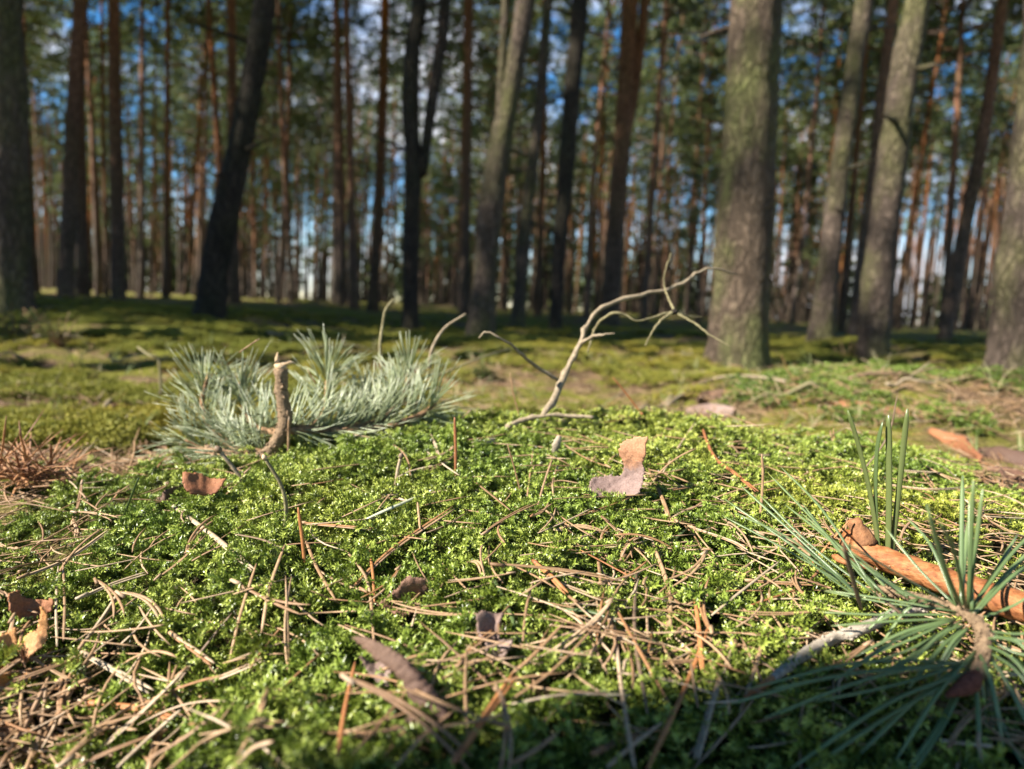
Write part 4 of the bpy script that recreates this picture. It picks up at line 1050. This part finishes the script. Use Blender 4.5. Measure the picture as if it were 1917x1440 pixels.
for k, (pts, wd, mt, lab) in enumerate([
    ([(1740, 805), (1790, 830), (1835, 862)], (10, 34, 16), FL_RUST, 'reddish bark slab leaning against the shoulder of the mound'),
    ([(1830, 845), (1880, 850), (1930, 862)], (16, 34, 30), FL_GREY, 'grey-brown bark plate lying in the litter at the edge of the view'),
    ([(1850, 880), (1890, 886), (1940, 900)], (12, 26, 20), FL_BROWN, 'dark brown bark plate in the shaded litter under the grey-brown one'),
    ([(1555, 752), (1620, 762), (1702, 772)], (16, 24, 12), FL_RUST, 'long reddish bark strip on the deeper green bank behind the tall needles'),
    ([(1305, 752), (1330, 742), (1352, 736)], (10, 30, 22), FL_GREY, 'dark grey bark chip standing behind the mound crest'),
    ([(1285, 768), (1330, 765), (1372, 772)], (14, 28, 18), FL_PURPLE, 'pale purplish bark plate lying behind the crest under the dark chip')]):
    q = [G(u, v, 0.012) for u, v in pts]; d = q[1][1]
    flake('bark_flake', q, nrm(np.array([0.2, 0.6, 0.75])), [px_w(w, d) for w in wd], mt, lab, curl=0.5, seed=20 + k, thick=0.003)

# ------------------------------------------------------------------ peeled orange stick
FLAKE_STUB = twig_mat('stub_bark', (0.15, 0.07, 0.035), (0.33, 0.16, 0.075), 260)
def peeled_stick():
    d0 = G(1600, 1022, 0.026)[1]
    g1 = G(1930, 1140, 0.028)[1]
    pts = [P(1572, 1014, d0 + .004), P(1600, 1022, d0), P(1660, 1048, d0 + (g1 - d0) * .18), P(1740, 1078, d0 + (g1 - d0) * .42), P(1830, 1108, d0 + (g1 - d0) * .7), P(1960, 1152, d0 + (g1 - d0) * 1.08)]
    p = smooth_path(pts, 40); loc = p[0].copy(); root = empty('stick', loc); tag(root, 'peeled orange stick with a knobbed end lying on the mound behind the green pine twig', 'stick')
    rad = np.interp(np.linspace(0, 1, 40), [0, .05, .12, .2, .4, .7, 1], [0.005, 0.0095, 0.0105, 0.0078, 0.0080, 0.0086, 0.009]) * (1 + 0.05 * np.sin(np.arange(40) * 1.3))
    mb = MB(); mb.tube(p - loc, rad, 18, 0.9, lump=0.07); mb.build('stem', PEELED, root)
    s = MB(); a = P(1622, 1018, d0 - .004) - loc; b = P(1606, 990, d0 - .002) - loc; c = P(1597, 972, d0) - loc
    s.tube(smooth_path([a, b, c], 8), [0.0075, 0.0068, 0.0060, 0.0053, 0.0048, 0.0047, 0.0046, 0.0038], 12, lump=0.08); s.build('side_stub', FLAKE_STUB, root)
    e = MB(); a = P(1583, 1036, d0 - .01) - loc
    e.tube(smooth_path([P(1560, 1040, d0 - .006) - loc, P(1590, 1052, d0 - .016) - loc, P(1640, 1066, d0 - .022) - loc], 8), [0.002, 0.004, 0.005, 0.005, 0.004, 0.0035, 0.003, 0.001], 10, 0.5); e.build('bark_edge', PEELED, root)
peeled_stick()

# ------------------------------------------------------------------ green needles on living twigs
def add_needle(mb, b0, tip, w, sag=0.0, n=8, t0=0.1, t1=0.9, side=None):
    m_ = (b0 + tip) / 2 + np.array([0, 0, sag])
    p = smooth_path([b0, m_, tip], n)
    mb.tube(p, needle_rad(n, w, 0.3), 6, 0.5, att=np.linspace(t0, t1, n))

def spray(mb, axis_pts, count, L, w, spread=0.85, fwd=0.75, bias=(0, 0, 0.25), seed=0):
    g = np.random.default_rng(seed); random.seed(seed)
    ax = smooth_path(axis_pts, 40); tan = np.gradient(ax, axis=0)
    for i in range(count):
        k = int(39 * min(1, (i + g.random()) / count)); t = nrm(tan[k])
        o = g.normal(size=3); o = nrm(o - t * np.dot(o, t))
        d = nrm(t * fwd * g.uniform(0.6, 1.2) + o * spread * g.uniform(0.6, 1.1) + np.array(bias))
        for j in range(2):
            dj = nrm(d + g.normal(size=3) * 0.05); ll = L * g.uniform(0.75, 1.1)
            tip = ax[k] + dj * ll
            zf = float(height(tip[0], tip[1])) + 0.008
            if tip[2] < zf: tip[2] = zf
            add_needle(mb, ax[k] + o * 0.002, tip, w * g.uniform(0.85, 1.1), sag=g.uniform(-0.004, 0.004), t0=g.uniform(0, .3), t1=g.uniform(.6, 1.0), n=6)

def pine_branch():
    d0 = G(490, 862, 0.008)[1]
    root = empty('pine_branch', P(490, 858, d0)); loc = np.array(root.location)
    tag(root, 'broken pine branch with silvery green needles and an upright snapped stub, lying on the mound', 'branch')
    tag_ = lambda pts: np.array([P(u, v, d0 + e) for u, v, e in pts])
    st = smooth_path(tag_([(526, 690, 0), (528, 740, 0), (534, 785, 0), (524, 818, 0), (500, 848, 0), (470, 858, .005), (425, 848, .02), (385, 838, .04)]), 36)
    mb = MB(); mb.tube(st - loc, np.interp(np.linspace(0, 1, 36), [0, .05, .3, .5, .62, .75, 1], [0.0066, 0.0060, 0.0068, 0.0064, 0.005, 0.0042, 0.003]), 16, lump=0.13); knobs(mb, st - loc, np.interp(np.linspace(0, 1, 36), [0, .05, .3, .5, .62, .75, 1], [0.0066, 0.0060, 0.0068, 0.0064, 0.005, 0.0042, 0.003]), 190, 0.0017, seed=1); mb.build('stem', TWIG_BARK, root)
    b = MB(); e = P(526, 690, d0) - loc
    b.tube([e + UP * -0.001, e + UP * 0.004, e + UP * 0.005], [0.0060, 0.0056, 0.0036], 12, lump=0.25)
    b.tube([e + UP * 0.003, e + UP * 0.006 + RIGHT * 0.008, e + UP * 0.0055 + RIGHT * 0.014], [0.0035, 0.0022, 0.0006], 6)
    b.tube([e + UP * 0.003 - RIGHT * 0.003, e + UP * 0.010 - RIGHT * 0.004, e + UP * 0.016 - RIGHT * 0.003], [0.003, 0.002, 0.0005], 6)
    b.build('broken_end', WOOD_BREAK, root)
    axes = [
        ([(498, 850, 0), (440, 838, .02), (395, 800, .05), (378, 750, .07), (392, 700, .08)], 95),
        ([(480, 858, 0), (420, 850, .03), (375, 838, .05), (345, 825, .05)], 75),
        ([(525, 812, .01), (480, 800, .05), (455, 760, .08), (450, 715, .09)], 80),
        ([(534, 800, 0), (580, 800, .03), (610, 770, .07), (612, 720, .09), (620, 690, .1)], 90),
        ([(540, 806, 0), (640, 802, .04), (690, 775, .09), (700, 740, .12)], 90),
        ([(600, 806, .02), (700, 792, .05), (752, 748, .09), (768, 690, .11)], 105),
        ([(620, 806, .02), (720, 800, .03), (790, 775, .05), (815, 755, .06)], 70)]
    for k, (a, n_) in enumerate(axes):
        ax = tag_(a); s = MB(); pp = smooth_path(ax, 14)
        s.tube(pp - loc, np.linspace(0.0045, 0.002, 14), 8, lump=0.08); s.build('side_shoot', TWIG_BROWN, root)
        f = MB(); spray(f, ax, int(n_ * 1.3), 0.055, 0.00138, spread=1.0, fwd=0.6, bias=(0, 0, 0.12), seed=50 + k)
        for j in range(len(f.v)): f.v[j] = f.v[j] - loc
        f.build('needle_tuft', NEEDLE_BLUE, root, attname='t')
    w = MB()
    for j, (u0, v0, u1, v1) in enumerate([(350, 838, 445, 846), (365, 846, 480, 858), (448, 660, 486, 634), (540, 850, 541, 780), (592, 720, 575, 690)]):
        add_needle(w, P(u0, v0, d0 - .01) - loc, P(u1, v1, d0 - .012) - loc, 0.0026)
    w.build('dead_needle', DRY, root, attname='t')
pine_branch()

def pine_twig():
    dC = 0.315
    root = empty('pine_twig', P(1810, 1150, dC)); loc = np.array(root.location)
    tag(root, 'fresh green pine twig with long spreading needles and a red-brown bud, close to the viewer', 'twig')
    st = smooth_path([P(u, v, d) - loc for u, v, d in [(1640, 1100, .36), (1700, 1115, .345), (1760, 1132, .33), (1812, 1150, .315), (1838, 1180, .30), (1840, 1225, .288), (1828, 1265, .28)]], 30)
    mb = MB(); mb.tube(st, np.interp(np.linspace(0, 1, 30), [0, .4, .6, .85, 1], [0.0018, 0.0026, 0.0028, 0.0030, 0.0026]), 12, lump=0.22); knobs(mb, st, np.interp(np.linspace(0, 1, 30), [0, .4, .6, .85, 1], [0.0018, 0.0026, 0.0028, 0.0030, 0.0026]), 170, 0.0011, seed=2); mb.build('stem', TWIG_BARK, root)
    bd = MB(); a = P(1830, 1262, .28) - loc; b = P(1808, 1284, .275) - loc; c = P(1772, 1302, .272) - loc
    bd.tube(smooth_path([a, b, c], 9), [0.0022, 0.0032, 0.0038, 0.0040, 0.0037, 0.0032, 0.0026, 0.0017, 0.0007], 10, lump=0.08); bd.build('bud', BUD, root)
    f = MB(); g = np.random.default_rng(4)
    L = [ # base u,v,d  tip u,v,d
     (1600, 1105, .36, 1357, 935, .42), (1590, 1095, .36, 1382, 905, .43), (1640, 1110, .35, 1437, 885, .44), (1640, 1115, .35, 1420, 925, .41), (1660, 1118, .345, 1470, 945, .42),
     (1620, 1128, .34, 1375, 960, .38), (1700, 1120, .34, 1500, 960, .41), (1790, 1150, .315, 1532, 1146, .33), (1795, 1158, .315, 1556, 1172, .32), (1790, 1145, .318, 1545, 1105, .35),
     (1780, 1140, .32, 1590, 1030, .33), (1760, 1130, .32, 1605, 1050, .345), (1800, 1162, .31, 1640, 1265, .29), (1795, 1165, .31, 1622, 1245, .30), (1805, 1170, .305, 1700, 1290, .285), (1812, 1175, .30, 1745, 1270, .29),
     (1790, 1160, .31, 1562, 1275, .285), (1780, 1160, .312, 1600, 1230, .31), (1815, 1180, .30, 1690, 1235, .31), (1812, 1140, .315, 1822, 900, .30), (1800, 1135, .32, 1802, 890, .36), (1820, 1145, .312, 1816, 925, .335),
     (1800, 1138, .315, 1735, 945, .27), (1808, 1140, .312, 1760, 975, .265), (1770, 1128, .322, 1580, 1015, .30), (1820, 1150, .31, 1960, 1010, .34), (1822, 1152, .31, 1950, 1045, .335), (1825, 1160, .308, 1965, 1090, .31), (1815, 1145, .312, 1905, 1000, .36),
     (1838, 1195, .295, 1965, 1260, .27), (1840, 1205, .292, 1960, 1320, .262), (1842, 1215, .29, 1935, 1380, .262), (1835, 1225, .285, 1880, 1410, .262), (1838, 1230, .285, 1925, 1450, .255), (1830, 1250, .28, 1850, 1440, .27),
     (1825, 1265, .28, 1835, 1460, .25), (1840, 1180, .30, 1975, 1180, .29), (1842, 1190, .297, 1985, 1225, .28), (1822, 1235, .285, 1430, 1345, .255), (1815, 1250, .282, 1340, 1325, .27), (1815, 1255, .28, 1480, 1440, .245),
     (1805, 1240, .285, 1400, 1290, .275), (1830, 1215, .29, 1700, 1440, .25), (1825, 1230, .286, 1600, 1420, .255), (1790, 1135, .32, 1655, 985, .36), (1720, 1120, .338, 1640, 1165, .335), (1740, 1126, .33, 1650, 1205, .33), (1700, 1116, .342, 1625, 1060, .37)]
    for (u0, v0, e0, u1, v1, e1) in L:
        a, b = P(u0, v0, e0) - loc, P(u1, v1, e1) - loc
        add_needle(f, a, b, 0.0021 * g.uniform(.85, 1.1), sag=g.uniform(-.006, .007), n=10, t0=g.uniform(0, .25), t1=g.uniform(.85, 1.0))
        off = g.normal(size=3) * 0.004
        if g.random() < 0.55: add_needle(f, a, b + off * 1.6 - (b - a) * g.uniform(0.02, 0.15), 0.0019, sag=g.uniform(-.006, .007), n=10, t0=0.0, t1=0.95)
    f.build('needle_tuft', NEEDLE_GREEN, root, attname='t')
    br = MB()
    for (u0, v0, e0, u1, v1, e1) in [(1612, 1140, .345, 1578, 1015, .30), (1700, 1160, .33, 1640, 1110, .34)]:
        add_needle(br, P(u0, v0, e0) - loc, P(u1, v1, e1) - loc, 0.0024)
    br.build('dead_needle', DRY_DARK, root, attname='t')
pine_twig()

def knotty_twig():
    pts = [G(1395, 1305, 0.018), G(1440, 1275, 0.021), G(1500, 1230, 0.024), G(1560, 1195, 0.026), G(1610, 1180, 0.026), G(1680, 1150, 0.024), G(1730, 1140, 0.022)]
    p = smooth_path(pts, 34); loc = p[0].copy()
    root = empty('twig', loc); tag(root, 'grey knotty dead twig with a bare red-brown tip, reaching under the green pine needles', 'twig')
    mb = MB(); mb.tube(p[6:] - loc, np.interp(np.linspace(0, 1, 28), [0, .1, .5, 1], [0.0016, 0.0026, 0.0029, 0.0028]), 12, lump=0.24); knobs(mb, p[6:] - loc, np.interp(np.linspace(0, 1, 28), [0, .1, .5, 1], [0.0016, 0.0026, 0.0029, 0.0028]), 34, 0.0010, seed=4); mb.build('stem', TWIG_PALE, root)
    t = MB(); t.tube(p[:7] - loc, np.linspace(0.0008, 0.0018, 7), 8); t.build('bare_tip', DRY_RED, root)
knotty_twig()

def dry_forked_twig():
    d0 = G(1015, 784, 0.022)[1]
    root = empty('forked_twig', P(1010, 782, d0)); loc = np.array(root.location)
    tag(root, 'dry bare forked twig arching up behind the mound crest towards the thick trunk', 'twig')
    def B(name, pts, r0, r1, mat=TWIG_GREY, parent=root, n=22):
        p = smooth_path([P(u, v, d0 + e) - loc for u, v, e in pts], n); mb = MB()
        jit = np.random.default_rng(len(pts) + int(pts[0][0])).normal(0, 1, (n, 3)) * r0 * 0.12
        mb.tube(p + jit, np.linspace(r0 * 0.66, r1 * 0.6, n) * (1 + 0.18 * np.random.default_rng(n + len(pts)).normal(0, 1, n).clip(-1, 1.6)), 9, lump=0.14); return mb.build(name, mat, parent)
    B('main_stem', [(950, 800, -.01), (985, 784, 0), (1020, 778, 0), (1070, 778, .0), (1112, 781, -.005)], 0.0042, 0.0034)
    B('main_stem', [(1016, 778, 0), (1042, 735, .03), (1062, 690, .05), (1084, 648, .06), (1098, 612, .07), (1122, 578, .08), (1175, 558, .1), (1235, 545, .12), (1280, 530, .14), (1310, 508, .15), (1340, 503, .16), (1380, 515, .18)], 0.0056, 0.0018, n=44)
    B('side_branch', [(1044, 712, .03), (1010, 690, .02), (985, 672, .0), (960, 648, -.02), (930, 630, -.03), (910, 621, -.03), (898, 632, -.03)], 0.0034, 0.0014)
    B('side_branch', [(1082, 648, .06), (1105, 632, .05), (1128, 626, .04), (1150, 624, .04)], 0.003, 0.0014)
    B('side_branch', [(1112, 618, .07), (1125, 600, .06), (1150, 586, .05), (1172, 590, .05), (1192, 601, .05), (1225, 594, .06), (1262, 583, .07)], 0.0026, 0.0022, TWIG_OLIVE)
    B('side_branch', [(1262, 583, .07), (1240, 598, .06), (1222, 620, .05), (1208, 648, .05)], 0.0022, 0.0014, TWIG_OLIVE)
    B('side_branch', [(1262, 583, .07), (1250, 555, .09), (1243, 530, .12), (1246, 505, .12), (1256, 475, .13)], 0.0022, 0.0010, TWIG_OLIVE)
    B('side_branch', [(1264, 585, .07), (1300, 605, .06), (1330, 628, .05), (1370, 650, .04)], 0.0022, 0.0010, TWIG_OLIVE)
    B('side_branch', [(1264, 583, .07), (1290, 592, .09), (1315, 594, .1)], 0.0018, 0.0008, TWIG_OLIVE)
    B('side_branch', [(1112, 618, .07), (1106, 640, .05), (1100, 660, .05)], 0.002, 0.0014, TWIG_OLIVE)
    k = MB(); c = P(1262, 584, d0 + .07) - loc; k.tube([c - RIGHT * .004, c, c + RIGHT * .004], [0.002, 0.0036, 0.0015], 8, lump=0.1); k.build('knot', BARK_DARK, root)
dry_forked_twig()

def bare_twig(pts, d, r0, r1, mat, label, name='twig'):
    p = smooth_path([P(u, v, d + e) for u, v, e in pts], 24); loc = p[0].copy(); mb = MB()
    mb.tube(p - loc, np.linspace(r0, r1, 24), 8, lump=0.1)
    return tag(mb.build(name, mat, loc=loc), label, 'twig')
dB = G(500, 850, 0.008)[1] + 0.12
bare_twig([(706, 720, 0), (714, 690, 0), (711, 650, 0), (716, 610, .01), (722, 580, .01), (737, 560, .02)], dB, 0.0021, 0.0014, TWIG_OLIVE, 'slim crooked twig standing upright behind the pine branch')
bare_twig([(803, 690, 0), (806, 665, 0), (815, 640, 0), (835, 612, .01), (872, 588, .02)], dB, 0.0024, 0.0015, TWIG_GREY, 'smooth twig bending over behind the tip of the pine branch')
def lying(pts, r0, r1, mat, label, lift=0.015, n=24):
    p = smooth_path([G(u, v, lift) for u, v in pts], n); loc = p[0].copy(); mb = MB(); mb.tube(p - loc, np.linspace(r0, r1, n), 8, lump=0.1)
    return tag(mb.build('twig', mat, loc=loc), label, 'twig')
lying([(185, 775), (215, 745), (260, 740), (310, 737)], 0.0065, 0.004, TWIG_GREY, 'crooked grey twig lying on yellow-green floor moss beside the pine branch')
lying([(1250, 758), (1295, 728), (1340, 708), (1400, 704), (1470, 714)], 0.0055, 0.0035, TWIG_GREY, 'arched grey twig lying on the deeper green bank in front of the thick trunk', 0.02)
bare_twig([(302, 740, 0), (300, 705, 0), (296, 672, 0), (278, 664, 0), (258, 650, .05)], 1.45, 0.0032, 0.002, TWIG_OLIVE, 'hooked olive twig sticking up from the floor moss beyond the dry needle tuft')
bare_twig([(800, 712, 0), (850, 690, .02), (905, 668, .05), (955, 652, .1)], 1.05, 0.0019, 0.0011, TWIG_OLIVE, 'thin faint twig slanting from the pine branch tip towards the forked twig')

random.seed(91)
k_ = 0
while k_ < 16:
    u, v = random.uniform(0, 1900), random.uniform(615, 760); g = G(u, v, 0.01)
    if mound(g[0], g[1]) > 0.02 or g[1] > 7 or g[1] < 1.15: continue
    a = random.uniform(-0.7, 0.7) + (math.pi if random.random() < .5 else 0); L = random.uniform(0.12, 0.4); q = []
    for t in np.linspace(0, 1, 6):
        x, y = g[0] + math.cos(a) * L * t + random.gauss(0, .006), g[1] + math.sin(a) * L * t + random.gauss(0, .006)
        q.append((x, y, float(height(x, y)) + 0.014 + random.uniform(0, .02)))
    p = smooth_path(q, 14); mb = MB(); mb.tube(p - p[0], np.linspace(random.uniform(.003, .006), .0018, 14), 7, lump=0.12)
    if random.random() < .6: mb.tube([p[6] - p[0], p[6] - p[0] + np.array([random.uniform(-.05, .05), random.uniform(-.05, .05), .04])], [.0025, .001], 6)
    tag(mb.build('fallen_twig', random.choice([TWIG_GREY, TWIG_OLIVE, TWIG_BARK]), loc=p[0]), 'small fallen dead twig lying on the floor between the mound and the trunks', 'twig', 'fallen twigs on the forest floor'); k_ += 1

# dry brown needle tuft beside the mound
def dry_tuft():
    c0 = G(62, 905, 0.012); root = empty('dry_needle_tuft', c0); tag(root, 'dead pine shoot with a bristling tuft of red-brown needles beside the mound', 'pine shoot')
    st = MB(); st.tube(smooth_path([np.array([0.03, -0.02, 0.004]), np.array([0.0, 0.0, 0.006]), np.array([-0.05, 0.02, 0.015])], 8), np.linspace(0.004, 0.002, 8), 8, lump=.1); st.build('stem', TWIG_BROWN, root)
    f = MB(); g = np.random.default_rng(8)
    for i in range(120):
        b = np.array([g.uniform(-.05, .03), g.uniform(-.02, .02), 0.008]); d = nrm(g.normal(size=3) * np.array([1, 1, .55]) + np.array([0, 0, 0.35])); d[2] = abs(d[2]) * (1 if g.random() < .8 else -.3)
        add_needle(f, b, b + d * g.uniform(0.045, 0.075), 0.0021, sag=g.uniform(-.006, .006), n=6, t0=g.uniform(0, 1), t1=g.uniform(0, 1))
    f.build('needle_tuft', DRY_TUFT, root, attname='t')
DRY_TUFT = dry_mat('dry_needle_rust', [(0.0, (0.30, 0.13, 0.05)), (0.3, (0.42, 0.22, 0.10)), (0.6, (0.20, 0.085, 0.04)), (1.0, (0.38, 0.22, 0.12))])
dry_tuft()

# grass wisps behind the crest and a few leafy plants on the floor
def grass_proto(seed):
    random.seed(seed); mb = MB()
    for i in range(9):
        a = random.uniform(0, 6.28); L = random.uniform(0.04, 0.09); d = np.array([math.cos(a), math.sin(a), random.uniform(1.2, 3)]); d = nrm(d)
        p = smooth_path([(0, 0, -0.003), d * L * 0.55, d * L + np.array([math.cos(a), math.sin(a), -0.6]) * L * 0.18], 6)
        mb.tube(p, [0.0009, 0.0011, 0.001, 0.0008, 0.0005, 0.0002], 4, 0.4, att=random.random())
    return mb
GRASSM = leaf_mat('grass_blade', [(0.0, (0.16, 0.22, 0.07)), (0.6, (0.34, 0.38, 0.16)), (1.0, (0.55, 0.46, 0.28))], rough=0.5, spec=0.3, trans=0.3)
grass = proto_collection('grass_wisp', [grass_proto(s) for s in range(4)], [GRASSM])
r = np.random.default_rng(44); n = 380
X = np.concatenate([r.normal(0.02, 0.22, n // 2), r.uniform(-1.6, 1.6, n // 2)]); Y = np.concatenate([r.normal(1.22, 0.12, n // 2), r.uniform(1.2, 3.2, n // 2)])
do_scatter('grass', grass, X, Y, r, 0.25, 0.5, 1.0, 4, np.ones(n) * 0.5, 'sparse pale grass wisps behind the crest of the mound', 'grass')

def bilberry(u, v, seed, s, label):
    c0 = G(u, v, 0); root = empty('small_plant', c0); tag(root, label, 'plant'); random.seed(seed); st = MB(); lf = MB()
    for i in range(16):
        a = random.uniform(0, 6.28); d = np.array([math.cos(a) * random.uniform(.2, 1), math.sin(a) * random.uniform(.2, 1), random.uniform(.4, 1.1)]) * s
        st.tube(smooth_path([(0, 0, -.01), d * .5 + np.array([0, 0, .02 * s]), d], 5), np.linspace(.003, .0012, 5), 5)
        for k in range(14):
            t = random.uniform(.3, 1); leaf(lf, d * t, np.array([random.gauss(0, 1), random.gauss(0, 1), random.uniform(0, .8)]), np.array([0.1, 0, 1.0]), 0.022, 0.012, random.random())
    st.build('stem', TWIG_BROWN, root); lf.build('foliage', FOLIAGE, root, attname='t', smooth=False)
bilberry(112, 648, 1, 0.13, 'low dark leafy plant in the shaded hollow near the wide cut-off trunk')
bilberry(30, 640, 2, 0.15, 'bushy dark leafy plant at the edge of the view in the shaded hollow')
bilberry(905, 712, 3, 0.05, 'small blue-green seedling on the floor behind the crest')
bilberry(1585, 672, 4, 0.12, 'green leafy plant at the foot of the smooth leaning trunk')
